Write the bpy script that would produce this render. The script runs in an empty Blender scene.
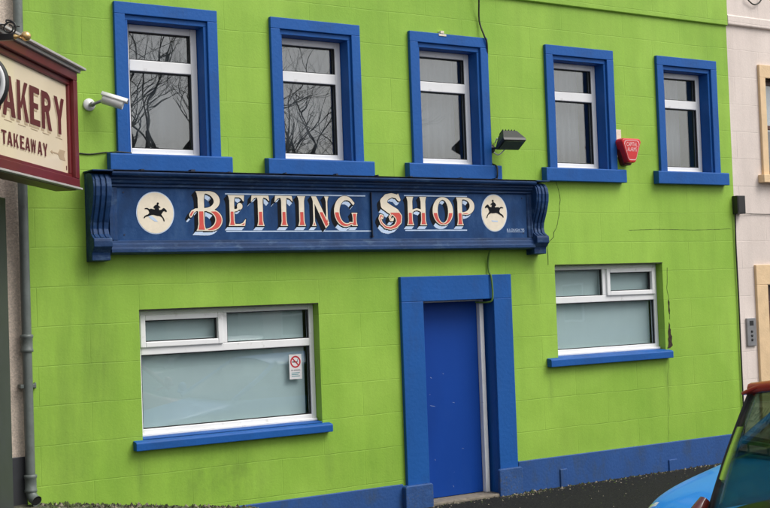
import bpy, math, random
import numpy as np
from mathutils import Vector, Matrix
random.seed(7); rng = np.random.RandomState(5)
SC = bpy.context.scene
COL = SC.collection
PI = math.pi

# ------------------------------------------------------------------ materials
def _n(nt, t, **kw):
    n = nt.nodes.new(t)
    for k, v in kw.items(): setattr(n, k, v)
    return n
def mat(name, col, rough=.6, var=.12, scale=6., bump=0., bscale=60., spec=.5, metal=0., dirt=None, dscale=5., dlo=.55, dhi=.75, coat=0., stretch=(1, 1, 1)):
    """procedural paint / stone / metal: base colour with two octaves of variation, optional dirt blotches, optional bump"""
    m = bpy.data.materials.new(name); m.use_nodes = True
    nt = m.node_tree; b = nt.nodes['Principled BSDF']; L = nt.links.new
    tc = _n(nt, 'ShaderNodeTexCoord'); mp = _n(nt, 'ShaderNodeMapping'); mp.inputs['Scale'].default_value = stretch
    L(tc.outputs['Object'], mp.inputs[0])
    no = _n(nt, 'ShaderNodeTexNoise'); no.inputs['Scale'].default_value = scale; no.inputs['Detail'].default_value = 6
    L(mp.outputs[0], no.inputs['Vector'])
    mr = _n(nt, 'ShaderNodeMapRange'); mr.inputs[1].default_value = .3; mr.inputs[2].default_value = .7
    mr.inputs[3].default_value = 1 - var; mr.inputs[4].default_value = 1 + var
    L(no.outputs[0], mr.inputs[0])
    mx = _n(nt, 'ShaderNodeVectorMath', operation='SCALE'); mx.inputs[0].default_value = col; L(mr.outputs[0], mx.inputs['Scale'])
    out = mx.outputs[0]
    if dirt:
        n2 = _n(nt, 'ShaderNodeTexNoise'); n2.inputs['Scale'].default_value = dscale; n2.inputs['Detail'].default_value = 9; n2.inputs['Roughness'].default_value = .7
        L(mp.outputs[0], n2.inputs['Vector'])
        m2 = _n(nt, 'ShaderNodeMapRange'); m2.inputs[1].default_value = dlo; m2.inputs[2].default_value = dhi; L(n2.outputs[0], m2.inputs[0])
        mm = _n(nt, 'ShaderNodeMix', data_type='RGBA'); L(m2.outputs[0], mm.inputs[0]); L(out, mm.inputs[6]); mm.inputs[7].default_value = (*dirt, 1)
        out = mm.outputs[2]
    L(out, b.inputs['Base Color'])
    b.inputs['Roughness'].default_value = rough; b.inputs['Metallic'].default_value = metal
    b.inputs['Specular IOR Level'].default_value = spec; b.inputs['Coat Weight'].default_value = coat
    if bump:
        n3 = _n(nt, 'ShaderNodeTexNoise'); n3.inputs['Scale'].default_value = bscale; n3.inputs['Detail'].default_value = 5
        L(tc.outputs['Object'], n3.inputs['Vector'])
        bp = _n(nt, 'ShaderNodeBump'); bp.inputs['Strength'].default_value = bump; bp.inputs['Distance'].default_value = .01
        L(n3.outputs[0], bp.inputs['Height']); L(bp.outputs[0], b.inputs['Normal'])
    return m

def glass(name, tint=(.9, .93, .95), f0=.07, wob=.06):
    m = bpy.data.materials.new(name); m.use_nodes = True; nt = m.node_tree; L = nt.links.new
    for n in list(nt.nodes):
        if n.type != 'OUTPUT_MATERIAL': nt.nodes.remove(n)
    out = nt.nodes['Material Output']
    lw = _n(nt, 'ShaderNodeLayerWeight'); lw.inputs[0].default_value = .5
    pw = _n(nt, 'ShaderNodeMath', operation='POWER'); L(lw.outputs['Facing'], pw.inputs[0]); pw.inputs[1].default_value = 4.
    ma = _n(nt, 'ShaderNodeMath', operation='MULTIPLY_ADD'); L(pw.outputs[0], ma.inputs[0]); ma.inputs[1].default_value = 1 - f0; ma.inputs[2].default_value = f0
    tr = _n(nt, 'ShaderNodeBsdfTransparent'); tr.inputs[0].default_value = (*tint, 1)
    gl = _n(nt, 'ShaderNodeBsdfGlossy'); gl.inputs['Roughness'].default_value = .0
    no = _n(nt, 'ShaderNodeTexNoise'); no.inputs['Scale'].default_value = 2.5; no.inputs['Detail'].default_value = 1
    tc = _n(nt, 'ShaderNodeTexCoord'); L(tc.outputs['Object'], no.inputs['Vector'])
    bp = _n(nt, 'ShaderNodeBump'); bp.inputs['Strength'].default_value = wob; bp.inputs['Distance'].default_value = .02
    L(no.outputs[0], bp.inputs['Height']); L(bp.outputs[0], gl.inputs['Normal'])
    mx = _n(nt, 'ShaderNodeMixShader'); L(ma.outputs[0], mx.inputs[0]); L(tr.outputs[0], mx.inputs[1]); L(gl.outputs[0], mx.inputs[2])
    L(mx.outputs[0], out.inputs[0])
    return m

def wall_mat(name, c1, c2, joint_z=.262, row=.334, bw=.92, joint=.20, stains_and_tone=(), grime=(.10, .16, .03), grime_amt=.4, streak=.06):
    """painted render scored into blocks: mottled paint, broken joint lines, brush streaks, stains of their own shape"""
    m = bpy.data.materials.new(name); m.use_nodes = True; nt = m.node_tree; L = nt.links.new; b = nt.nodes['Principled BSDF']
    ge = _n(nt, 'ShaderNodeNewGeometry'); sp = _n(nt, 'ShaderNodeSeparateXYZ'); L(ge.outputs['Position'], sp.inputs[0])
    def math_(op, a, c=None, d=None, clamp=False):
        n = _n(nt, 'ShaderNodeMath', operation=op, use_clamp=clamp)
        for i, v in enumerate((a, c, d)):
            if v is None: continue
            if isinstance(v, (int, float)): n.inputs[i].default_value = v
            else: L(v, n.inputs[i])
        return n.outputs[0]
    def noise(scale, detail=5, rough=.55, vec=None, off=0.):
        n = _n(nt, 'ShaderNodeTexNoise'); n.inputs['Scale'].default_value = scale; n.inputs['Detail'].default_value = detail; n.inputs['Roughness'].default_value = rough
        mp = _n(nt, 'ShaderNodeMapping'); mp.inputs['Location'].default_value = (off, off, off)
        if vec: mp.inputs['Scale'].default_value = vec
        L(ge.outputs['Position'], mp.inputs[0]); L(mp.outputs[0], n.inputs['Vector']); return n.outputs[0]
    def mrange(v, a, c, d=0., e=1.):
        n = _n(nt, 'ShaderNodeMapRange'); L(v, n.inputs[0])
        for i, q in enumerate((a, c, d, e)): n.inputs[i + 1].default_value = q
        return n.outputs[0]
    def mix(f, a, c):
        n = _n(nt, 'ShaderNodeMix', data_type='RGBA')
        for i, v in ((0, f), (6, a), (7, c)):
            if isinstance(v, tuple): n.inputs[i].default_value = (*v, 1)
            elif isinstance(v, float): n.inputs[i].default_value = v
            else: L(v, n.inputs[i])
        return n.outputs[2]
    # wobble so that the joints are hand-drawn
    wob = math_('MULTIPLY_ADD', noise(1.3, 2), .03, -.015 - joint_z)
    zz = math_('ADD', sp.outputs[2], wob)
    cv = _n(nt, 'ShaderNodeCombineXYZ'); L(sp.outputs[0], cv.inputs[0]); L(zz, cv.inputs[1])
    br = _n(nt, 'ShaderNodeTexBrick'); L(cv.outputs[0], br.inputs['Vector'])
    br.inputs['Scale'].default_value = 1; br.inputs['Brick Width'].default_value = bw; br.inputs['Row Height'].default_value = row
    br.inputs['Mortar Size'].default_value = .0055; br.inputs['Mortar Smooth'].default_value = .6
    br.inputs['Color1'].default_value = (.93, .93, .93, 1); br.inputs['Color2'].default_value = (1.05, 1.05, 1.05, 1); br.inputs['Mortar'].default_value = (1, 1, 1, 1)
    jm = math_('MULTIPLY', br.outputs['Fac'], mrange(noise(1.1, 4, .6, None, 3.),   .42, .66))
    base = mix(mrange(noise(.9, 7, .62), .32, .68), c1, c2)
    # repainted patches
    base = mix(math_('MULTIPLY', mrange(noise(.55, 3, .5, None, 9.),   .53, .58), .26), base, tuple(min(1, c * 1.22 + .015) for c in c2))
    vb = _n(nt, 'ShaderNodeMix', data_type='RGBA', blend_type='MULTIPLY'); vb.inputs[0].default_value = .35; L(base, vb.inputs[6]); L(br.outputs['Color'], vb.inputs[7]); base = vb.outputs[2]
    st = mrange(noise(6., 6, .6, (1, 1, .12), 2.), .35, .7, 1 - streak, 1 + streak)
    sc = _n(nt, 'ShaderNodeVectorMath', operation='SCALE'); L(base, sc.inputs[0]); L(st, sc.inputs['Scale']); base = sc.outputs[0]
    fine = mrange(noise(38., 4, .7), .3, .7, .955, 1.045)
    sc = _n(nt, 'ShaderNodeVectorMath', operation='SCALE'); L(base, sc.inputs[0]); L(fine, sc.inputs['Scale']); base = sc.outputs[0]
    # dirt specks and blotches
    spk = math_('MULTIPLY', mrange(noise(16., 8, .75, None, 5.), .66, .74), grime_amt * .5)
    base = mix(spk, base, grime)
    for (sx, sz, rx, rz, amt, vs) in stains_and_tone:
        dx = math_('DIVIDE', math_('SUBTRACT', sp.outputs[0], sx), rx); dz = math_('DIVIDE', math_('SUBTRACT', sp.outputs[2], sz), rz)
        r = math_('SQRT', math_('ADD', math_('MULTIPLY', dx, dx), math_('MULTIPLY', dz, dz)))
        msk = math_('MULTIPLY', mrange(r, 1., .15), mrange(noise(7., 8, .7, (1, 1, vs), sx), .38, .68))
        base = mix(math_('MULTIPLY', msk, amt), base, grime)
    base = mix(math_('MULTIPLY', jm, joint), base, tuple(c * .35 for c in c1))
    L(base, b.inputs['Base Color']); b.inputs['Roughness'].default_value = .62; b.inputs['Specular IOR Level'].default_value = .35
    h = math_('ADD', math_('MULTIPLY', noise(55., 5, .6), .28), math_('MULTIPLY', noise(5., 3), .5)); h = math_('MULTIPLY_ADD', br.outputs['Fac'], -.26, h)
    bp = _n(nt, 'ShaderNodeBump'); bp.inputs['Strength'].default_value = .45; bp.inputs['Distance'].default_value = .012; L(h, bp.inputs['Height']); L(bp.outputs[0], b.inputs['Normal'])
    return m

M = {}
M['green'] = wall_mat('lime_paint', (.230, .425, .042), (.295, .490, .060), stains_and_tone=[(5.35, .50, .75, .42, .5, .6), (4.22, 1.75, .20, .85, .45, .15), (4.0, .8, .5, .6, .25, .5), (4.75, 4.2, .9, .9, .14, .1), (4.05, 4.5, .55, .9, .38, .07), (3.95, 1.6, .75, 2.2, .30, .12), (6.9, .45, .6, .3, .18, .4), (4.56, .62, .10, .30, .5, .12), (6.47, .60, .10, .32, .5, .12), (9.30, 1.05, .08, .30, .45, .12), (11.06, 1.05, .08, .3, .45, .12), (9.12, 2.25, .12, .35, .35, .12), (5.45, 3.15, .06, .15, .4, .12), (6.6, 2.4, .2, .15, .2, .1), (7.9, 2.45, .2, .12, .25, .1), (10.0, .45, .9, .15, .15, .4), (11.0, 1.0, .45, .5, .12, .4), (3.9, 4.6, .5, .8, .3, .08), (8.48, 2.37, .08, .2, .5, .2), (6.2, 2.3, .5, .3, .15, .15), (10.4, 2.1, .9, .4, .12, .2)])  # local stains, plus one tall olive darkening down the left of the wall
M['pink'] = wall_mat('pink_white_paint', (.67, .575, .52), (.74, .645, .585), stains_and_tone=[(12.8, 1.2, .5, .6, .15, .4)], grime=(.3, .27, .25), grime_amt=.3, joint=.4)
M['pebble'] = mat('pebbledash', (.68, .57, .47), .9, .2, 70., .7, 90., dirt=(.42, .33, .25), dscale=110.)
M['blue'] = mat('blue_gloss_paint', (.009, .088, .325), .55, .10, 2.5, .25, 28., spec=.25, dirt=(.016, .066, .21), dscale=3.5, dlo=.52, dhi=.82, stretch=(1, 1, .4))
M['blueplinth'] = mat('blue_plinth_paint', (.013, .070, .245), .6, .12, 3., .3, 35., dirt=(.03, .06, .11), dscale=5., dlo=.5, dhi=.75, stretch=(1, 1, .5))
M['blueworn'] = mat('scuffed_blue_paint', (.016, .068, .22), .65, .2, 9., .45, 40., dirt=(.06, .08, .12), dscale=24., dlo=.55, dhi=.66)
M['signblue'] = mat('weathered_sign_blue', (.007, .046, .150), .6, .30, 6., .2, 40., spec=.25, dirt=(.035, .085, .19), dscale=6., dlo=.5, dhi=.78, stretch=(1, 1, .5))
M['signedge'] = mat('sign_moulding_blue', (.007, .036, .115), .55, .3, 8., .3, 30., spec=.3, dirt=(.05, .10, .19), dscale=14., dlo=.53, dhi=.7, stretch=(.4, 1, 1))
M['sooty'] = mat('sooty_blue', (.008, .016, .040), .6, .3, 8., .3, 30.)
M['doorblue'] = mat('door_blue', (.003, .047, .275), .55, .08, 3., .08, 12., spec=.2, dirt=(.010, .062, .30), dscale=2.2, dlo=.5, dhi=.75, stretch=(1, 1, .35))
M['white'] = mat('white_upvc', (.80, .80, .80), .35, .04, 4., dirt=(.42, .40, .36), dscale=9., dlo=.58, dhi=.8)
M['whitedirty'] = mat('dirty_white_paint', (.86, .86, .85), .5, .06, 9., dirt=(.35, .31, .26), dscale=9., dlo=.62, dhi=.72)
M['gasket'] = mat('black_gasket', (.012, .012, .013), .6)
M['pane'] = glass('window_glass', f0=.135)
M['panelow'] = glass('shop_window_glass', f0=.06, wob=.02)
M['film'] = mat('frosted_blind', (.60, .70, .65), .7, .06, 1.6, stretch=(1, 1, .3))
M['net'] = mat('grey_net_curtain', (.16, .167, .172), .9, .18, 14., stretch=(1, 1, .05))
M['roomfill'] = mat('added_room_grey', (.105, .108, .11), .9, .2, 10., stretch=(1, 1, .05))  # grey sheet added behind the glass to lift the dark room, no real curtain
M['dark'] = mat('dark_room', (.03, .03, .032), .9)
M['cream'] = mat('cream_letter_paint', (.80, .71, .56), .5, .06, 18., dirt=(.55, .46, .34), dscale=30., dlo=.6, dhi=.75)
M['red'] = mat('red_letter_paint', (.62, .075, .055), .5, .10, 18., dirt=(.45, .16, .13), dscale=30., dlo=.58, dhi=.75)
M['black'] = mat('black_letter_paint', (.005, .006, .009), .7, spec=.15)
M['paleblue'] = mat('pale_blue_letter_paint', (.50, .62, .80), .5, .08, 20.)
M['bpanel'] = mat('cream_sign_panel', (.74, .62, .44), .3, .04, 3., coat=.3)
M['maroon'] = mat('maroon_gloss', (.13, .010, .012), .42, .12, 5., coat=.08)
M['maroonink'] = mat('maroon_lettering', (.10, .010, .012), .5, .05)
M['shade'] = mat('lettering_shade', (.42, .31, .20), .5, .05)
M['lead'] = mat('lead_grey', (.40, .38, .36), .6, .12, 12.)
M['greyframe'] = mat('grey_shopfront_paint', (.042, .044, .050), .45, .1, 6.)
M['iron'] = mat('black_iron', (.010, .010, .011), .4, .1, 8.)
M['gold'] = mat('gold_finial_paint', (.70, .47, .20), .25, .06, 6., metal=.75)
M['pipe'] = mat('grey_green_pipe_paint', (.125, .145, .135), .45, .15, 7., .3, 20., dirt=(.08, .085, .075), dscale=12.)
M['camwhite'] = mat('camera_white', (.68, .68, .66), .4, .06, 10.)
M['lamp'] = mat('floodlight_black', (.014, .014, .015), .45, .1, 10.)
M['lampglass'] = mat('floodlight_glass', (.09, .12, .07), .08, .1, 6.)
M['alarmred'] = mat('alarm_red_plastic', (.60, .020, .022), .35, .08, 9.)
M['alarmdark'] = mat('alarm_dark_base', (.10, .006, .008), .5)
M['alarmink'] = mat('alarm_white_ink', (.80, .55, .55), .5)
M['plate'] = mat('cream_backplate', (.72, .64, .52), .6, .08, 12., dirt=(.4, .33, .24), dscale=16.)
M['cable'] = mat('dark_cable', (.018, .022, .012), .6)
M['cablegreen'] = mat('painted_cable', (.10, .20, .03), .6, .2, 9.)
M['crack'] = mat('crack_dark', (.018, .016, .012), .95)
M['hole'] = mat('broken_render', (.035, .020, .013), .95, .4, 30., .8, 60.)
M['stone'] = mat('threshold_stone', (.20, .17, .13), .85, .2, 14., .6, 40., dirt=(.07, .06, .045), dscale=16.)
M['asphalt'] = mat('pavement_asphalt', (.018, .018, .017), .92, .35, 40., 1., 120., spec=.12, dirt=(.055, .052, .046), dscale=60., dlo=.58, dhi=.7)
M['road'] = mat('road_asphalt', (.05, .05, .052), .85, .25, 30., .8, 110.)
M['kerb'] = mat('kerb_stone', (.25, .24, .22), .85, .2, 8., .5, 60.)
M['ledge'] = mat('mossy_ledge', (.10, .095, .07), .9, .4, 18., 1., 40., dirt=(.05, .07, .02), dscale=10., dlo=.45, dhi=.6)
M['chipl'] = mat('pale_chips', (.22, .19, .14), .9, .3, 9.)
M['chipd'] = mat('dark_chips', (.035, .03, .02), .95, .4, 9.)
M['moss'] = mat('moss', (.055, .075, .02), .95, .4, 20., .8, 60.)
M['peach'] = mat('peach_surround_paint', (.74, .53, .31), .55, .08, 7., .3, 50.)
M['brownwood'] = mat('brown_wood_frame', (.09, .035, .025), .4, .15, 8.)
M['steel'] = mat('intercom_steel', (.30, .30, .31), .4, .1, 20., metal=.6)
M['paper'] = mat('sticker_white', (.72, .70, .70), .4)
M['stickred'] = mat('sticker_red', (.50, .02, .03), .4)
M['stickteal'] = mat('sticker_teal', (.10, .28, .30), .4)
M['roofslate'] = mat('roof_slate', (.06, .062, .07), .7, .25, 5., .5, 20.)
M['brick'] = mat('stone_front', (.30, .27, .23), .85, .2, 3., .5, 20.)
M['creamwall'] = mat('cream_render', (.55, .50, .42), .85, .1, 2.)
M['bark'] = mat('bark', (.045, .038, .03), .95, .3, 12.)
M['carred'] = mat('car_red_paint', (.42, .022, .014), .28, .05, 3., coat=.6)
M['carblue'] = mat('car_sky_blue_paint', (.008, .22, .68), .35, .04, 2., spec=.3, coat=.35)
M['carsilver'] = mat('car_silver_paint', (.38, .39, .40), .3, .03, 2., coat=1., metal=.4)
M['carglass'] = glass('car_glass', (.58, .67, .60), .012)
M['trim'] = mat('black_trim', (.014, .014, .015), .5)
M['tyre'] = mat('tyre_rubber', (.018, .018, .018), .8)
M['rim'] = mat('alloy_rim', (.35, .35, .36), .35, .05, 4., metal=.7)
M['seatcloth'] = mat('seat_cloth', (.035, .035, .04), .9)
M['lampred'] = mat('tail_lamp', (.13, .012, .010), .15, coat=1.)
M['lampclear'] = mat('head_lamp', (.5, .52, .54), .1, coat=1.)
M['yellowplate'] = mat('plate_yellow', (.65, .5, .04), .4)

# ------------------------------------------------------------------ mesh builder
class MB:
    def __init__(s): s.v = []; s.f = []; s.m = []; s.sm = []
    def add(s, vs, fs, mi=0, smooth=False):
        o = len(s.v); s.v += [tuple(map(float, p)) for p in vs]
        for f in fs: s.f.append(tuple(o + i for i in f)); s.m.append(mi); s.sm.append(smooth)
        return s
    def box(s, x0, x1, y0, y1, z0, z1, mi=0):
        return s.add([(x0,y0,z0),(x1,y0,z0),(x1,y1,z0),(x0,y1,z0),(x0,y0,z1),(x1,y0,z1),(x1,y1,z1),(x0,y1,z1)],
                     [(3,2,1,0),(4,5,6,7),(0,1,5,4),(1,2,6,5),(2,3,7,6),(3,0,4,7)], mi)
    def prism(s, pts, a, b, axis='y', mi=0, smooth=False):
        """2-D outline extruded from a to b along an axis; outline is (x,z) for y, (y,z) for x, (x,y) for z"""
        n = len(pts)
        def P(p, t): return {'y': (p[0], t, p[1]), 'x': (t, p[0], p[1]), 'z': (p[0], p[1], t)}[axis]
        vs = [P(p, a) for p in pts] + [P(p, b) for p in pts]
        fs = [tuple(range(n)), tuple(range(2*n-1, n-1, -1))]
        s.add(vs, fs, mi)
        o = len(s.v) - 2*n
        for i in range(n):
            j = (i+1) % n; s.f.append((o+j, o+i, o+n+i, o+n+j)); s.m.append(mi); s.sm.append(smooth)
        return s
    def tube(s, path, r, n=8, mi=0, cap=True):
        path = [Vector(p) for p in path]; rings = []
        rr = r if isinstance(r, (list, tuple)) else [r]*len(path)
        t0 = (path[1]-path[0]).normalized(); ref = Vector((0,0,1)) if abs(t0.z) < .9 else Vector((1,0,0))
        u = t0.cross(ref).normalized()
        for i, p in enumerate(path):
            t = (path[min(i+1, len(path)-1)] - path[max(i-1, 0)]).normalized()
            u = (u - t*u.dot(t)); u = u.normalized() if u.length > 1e-6 else t.orthogonal().normalized(); w = t.cross(u)
            rings.append([p + (u*math.cos(2*PI*k/n) + w*math.sin(2*PI*k/n))*rr[i] for k in range(n)])
        vs = [q for g in rings for q in g]; fs = []
        for i in range(len(path)-1):
            for k in range(n): fs.append((i*n+k, i*n+(k+1) % n, (i+1)*n+(k+1) % n, (i+1)*n+k))
        s.add(vs, fs, mi, True)
        if cap: s.add(rings[0], [tuple(range(n-1, -1, -1))], mi); s.add(rings[-1], [tuple(range(n))], mi)
        return s
    def lathe(s, prof, c, axis=Vector((0,0,1)), n=20, mi=0):
        """profile of (radius, height) turned about an axis through c"""
        axis = axis.normalized(); u = axis.orthogonal().normalized(); w = axis.cross(u); c = Vector(c)
        vs = []
        for r, h in prof:
            for k in range(n): vs.append(c + axis*h + (u*math.cos(2*PI*k/n) + w*math.sin(2*PI*k/n))*max(r, 1e-4))
        fs = [(i*n+k, i*n+(k+1) % n, (i+1)*n+(k+1) % n, (i+1)*n+k) for i in range(len(prof)-1) for k in range(n)]
        return s.add(vs, fs, mi, True)
    def grid(s, rows, mi=0, smooth=True, closed=False):
        n = len(rows[0]); vs = [p for r in rows for p in r]; fs = []
        for i in range(len(rows)-1):
            for k in range(n if closed else n-1): fs.append((i*n+k, i*n+(k+1) % n, (i+1)*n+(k+1) % n, (i+1)*n+k))
        return s.add(vs, fs, mi, smooth)
    def build(s, name, mats, parent=None, bevel=0., subsurf=0, local=False, recalc=True, solid=0.):
        me = bpy.data.meshes.new(name)
        off = Vector((0,0,0))
        if parent is not None and not local:
            p = parent
            while p is not None: off = off + Vector(p.location); p = p.parent
        me.from_pydata([tuple(Vector(v)-off) for v in s.v], [], s.f)
        for m in (mats if isinstance(mats, (list, tuple)) else [mats]): me.materials.append(m)
        me.polygons.foreach_set('material_index', s.m); me.polygons.foreach_set('use_smooth', s.sm)
        if recalc:
            import bmesh
            bm = bmesh.new(); bm.from_mesh(me); bmesh.ops.remove_doubles(bm, verts=bm.verts, dist=1e-5) if subsurf else None
            bmesh.ops.recalc_face_normals(bm, faces=bm.faces); bm.to_mesh(me); bm.free()
        me.update()
        o = bpy.data.objects.new(name, me); COL.objects.link(o)
        if parent is not None: o.parent = parent
        if solid:
            q = o.modifiers.new('solid', 'SOLIDIFY'); q.thickness = solid
        if bevel:
            b = o.modifiers.new('bevel', 'BEVEL'); b.width = bevel; b.segments = 2; b.limit_method = 'ANGLE'; b.angle_limit = math.radians(40)
        if subsurf:
            q = o.modifiers.new('sub', 'SUBSURF'); q.levels = subsurf; q.render_levels = subsurf
        return o
def thing(name, label, cat, loc=(0,0,0), group=None):
    o = bpy.data.objects.new(name, None); COL.objects.link(o); o.location = loc
    return tag(o, label, cat, group)
def tag(o, label, cat, group=None):
    o['label'] = label; o['category'] = cat
    if group: o['group'] = group
    return o
def struct(o, kind='structure'): o['kind'] = kind; return o
def clone(o, parent=None, loc=None):
    kids = list(o.children)
    c = o.copy(); COL.objects.link(c)
    if parent is not None: c.parent = parent
    if loc is not None: c.location = loc
    for k in kids: clone(k, c)
    return c

def holed_wall(mb, x0, x1, z0, z1, y, holes, depth, mi=0, mi_rev=None):
    """sheet of wall at y with rectangular openings and their reveals"""
    xs = sorted({x0, x1, *[h[0] for h in holes], *[h[1] for h in holes]}); zs = sorted({z0, z1, *[h[2] for h in holes], *[h[3] for h in holes]})
    for i in range(len(xs)-1):
        for j in range(len(zs)-1):
            cx, cz = (xs[i]+xs[i+1])/2, (zs[j]+zs[j+1])/2
            if any(h[0] < cx < h[1] and h[2] < cz < h[3] for h in holes): continue
            mb.add([(xs[i],y,zs[j]),(xs[i+1],y,zs[j]),(xs[i+1],y,zs[j+1]),(xs[i],y,zs[j+1])], [(0,1,2,3)], mi)
    r = mi if mi_rev is None else mi_rev
    for (a, b, c, d) in holes:
        e = y + depth
        mb.add([(a,y,c),(a,e,c),(a,e,d),(a,y,d)], [(3,2,1,0)], r); mb.add([(b,y,c),(b,e,c),(b,e,d),(b,y,d)], [(0,1,2,3)], r)
        mb.add([(a,y,d),(b,y,d),(b,e,d),(a,e,d)], [(0,1,2,3)], r); mb.add([(a,y,c),(b,y,c),(b,e,c),(a,e,c)], [(3,2,1,0)], r)

# ------------------------------------------------------------------ lettering: distance fields turned into flat meshes
def sd_poly(U, V, pts):
    d = np.full(U.shape, 1e9); s = np.ones(U.shape); n = len(pts)
    for i in range(n):
        (ax, ay), (bx, by) = pts[i], pts[i-1]
        ex, ey = bx-ax, by-ay; wx, wy = U-ax, V-ay
        t = np.clip((wx*ex+wy*ey)/(ex*ex+ey*ey+1e-12), 0, 1)
        d = np.minimum(d, (wx-ex*t)**2+(wy-ey*t)**2)
        c1 = V >= ay; c2 = V < by; c3 = ex*wy > ey*wx
        s = np.where((c1 & c2 & c3) | (~c1 & ~c2 & ~c3), -s, s)
    return s*np.sqrt(d)
def sd_path(U, V, pts):
    d = np.full(U.shape, 1e9)
    for (ax, ay, ar), (bx, by, br) in zip(pts[:-1], pts[1:]):
        ex, ey = bx-ax, by-ay
        t = np.clip(((U-ax)*ex+(V-ay)*ey)/(ex*ex+ey*ey+1e-12), 0, 1)
        d = np.minimum(d, np.hypot(U-ax-ex*t, V-ay-ey*t)-(ar+(br-ar)*t))
    return d
def glyph_field(prims):
    def F(U, V):
        d = np.full(U.shape, 1e9)
        for k, p in prims: d = np.minimum(d, sd_poly(U, V, p) if k == 'g' else sd_path(U, V, p))
        return d
    return F
def field_mesh(mb, F, u0, u1, v0, v1, h, place, mi):
    """marching squares on F<0; place(u,v) -> 3-D point; mi an index or a function (u,v)->index arrays"""
    nu, nv = int((u1-u0)/h)+2, int((v1-v0)/h)+2
    us, vs = u0+np.arange(nu)*h, v0+np.arange(nv)*h
    U, V = np.meshgrid(us, vs, indexing='ij'); D = F(U, V); D = np.where(np.abs(D) < 1e-7, 1e-7, D)
    MI = mi(U, V) if callable(mi) else None
    idx = {}; verts = []
    def vid(key, u, v):
        if key not in idx: idx[key] = len(verts); verts.append(place(u, v))
        return idx[key]
    faces = []; mats = []
    ins = D < 0
    act = ins[:-1,:-1] | ins[1:,:-1] | ins[1:,1:] | ins[:-1,1:]
    for i, j in zip(*np.nonzero(act)):
        cs = [(i,j),(i+1,j),(i+1,j+1),(i,j+1)]; poly = []
        for k in range(4):
            a, b = cs[k], cs[(k+1) % 4]; da, db = D[a], D[b]
            if da < 0: poly.append(vid(a, us[a[0]], vs[a[1]]))
            if (da < 0) != (db < 0):
                t = da/(da-db); key = (min(a,b), max(a,b))
                poly.append(vid(key, us[a[0]]+(us[b[0]]-us[a[0]])*t, vs[a[1]]+(vs[b[1]]-vs[a[1]])*t))
        if len(poly) > 2: faces.append(tuple(poly)); mats.append(int(MI[i,j]) if MI is not None else mi)
    o = len(mb.v); mb.v += [tuple(map(float, p)) for p in verts]
    for f, m in zip(faces, mats): mb.f.append(tuple(o+q for q in f)); mb.m.append(m); mb.sm.append(False)

def arc(cx, cy, rx, ry, a0, a1, r0, r1=None, n=18, mid=None):
    pts = []
    for i in range(n+1):
        t = i/n; a = math.radians(a0+(a1-a0)*t)
        r = r0+((r1 if r1 is not None else r0)-r0)*t
        if mid is not None: r = r+(mid-r)*math.sin(PI*t)**1.3
        pts.append((cx+rx*math.cos(a), cy+ry*math.sin(a), r))
    return ('p', pts)
def stem(x, w, y0=0., y1=1., s=.085):
    a = w/2
    return ('g', [(x-a-s,y0),(x+a+s,y0),(x+a+s*.45,y0+.05),(x+a,y0+.17),(x+a,y1-.17),(x+a+s*.45,y1-.05),(x+a+s,y1),
                  (x-a-s,y1),(x-a-s*.45,y1-.05),(x-a,y1-.17),(x-a,y0+.17),(x-a-s*.45,y0+.05)])
G = {}
G['B'] = ([stem(.12, .17, s=.06), arc(.26, .755, .30, .215, 90, -75, .03, .05, mid=.085), ('p', [(.16,.965,.03),(.26,.97,.03)]), ('p', [(.34,.545,.05),(.16,.53,.03)]),
           arc(.26, .275, .345, .25, 82, -90, .04, .03, mid=.10), ('p', [(.16,.025,.028),(.26,.025,.03)]),
           ('p', [(.14,.53,.03),(-.02,.53,.035),(-.11,.48,.045),(-.16,.40,.05),(-.17,.36,.03)])], .72)
G['E'] = ([stem(.15, .17, s=.06), ('g', [(.15,.93),(.15,1),(.60,1),(.57,.78),(.50,.88),(.42,.93)]), ('p', [(.2,.50,.04),(.33,.52,.035),(.42,.60,.04)]), arc(.43, .64, .05, .06, -160, 150, .05),
           ('g', [(.15,0),(.60,0),(.64,.24),(.52,.10),(.42,.065),(.15,.065)])], .65)
G['T'] = ([stem(.325, .18, s=.06), ('g', [(.02,1),(.63,1),(.66,.80),(.56,.90),(.46,.93),(.19,.93),(.10,.90),(-.01,.78)])], .65)
G['I'] = ([stem(.14, .18, s=.06)], .28)
G['N'] = ([stem(.12, .06, s=.07), ('g', [(.02,1),(.22,1),(.70,.05),(.56,-.08),(.12,.82)]), stem(.62, .06, y0=.1, s=.07)], .70)
G['G'] = ([arc(.45, .49, .36, .46, 42, 300, .045, .05, mid=.105), ('p', [(.60,.09,.05),(.72,.08,.045)]), stem(.78, .15, 0., .45, .05), ('g', [(.66,.93),(.80,.78),(.74,.70),(.62,.85)])], .90)
G['S'] = ([('p', [(.60,.98,.02),(.63,.82,.045),(.55,.92,.055),(.40,.95,.06),(.24,.90,.08),(.14,.78,.10),(.17,.66,.115),(.32,.56,.12),(.50,.46,.12),(.60,.34,.11),(.60,.20,.09),(.50,.08,.065),(.34,.02,.05),(.18,.05,.045),(.06,.16,.04),(.01,.29,.04),(.04,.37,.045),(.09,.36,.04),(.09,.30,.03)]),
           ('p', [(.52,.44,.04),(.38,.42,.035),(.32,.33,.035),(.35,.25,.035),(.41,.25,.03),(.42,.30,.025)])], .72)
G['H'] = ([stem(.15, .19, s=.06), stem(.68, .19, s=.06), ('p', [(.2,.46,.035),(.30,.53,.035),(.42,.56,.035),(.55,.53,.035),(.65,.46,.035)])], .84)
G['O'] = ([arc(.42, .5, .34, .455, 0, 360, .10, n=40)], .84)
_o = []
for i in range(41):
    a = 2*PI*i/40; _o.append((.42+.325*math.cos(a), .5+.455*math.sin(a), .045+.062*abs(math.cos(a))**1.4))
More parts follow.
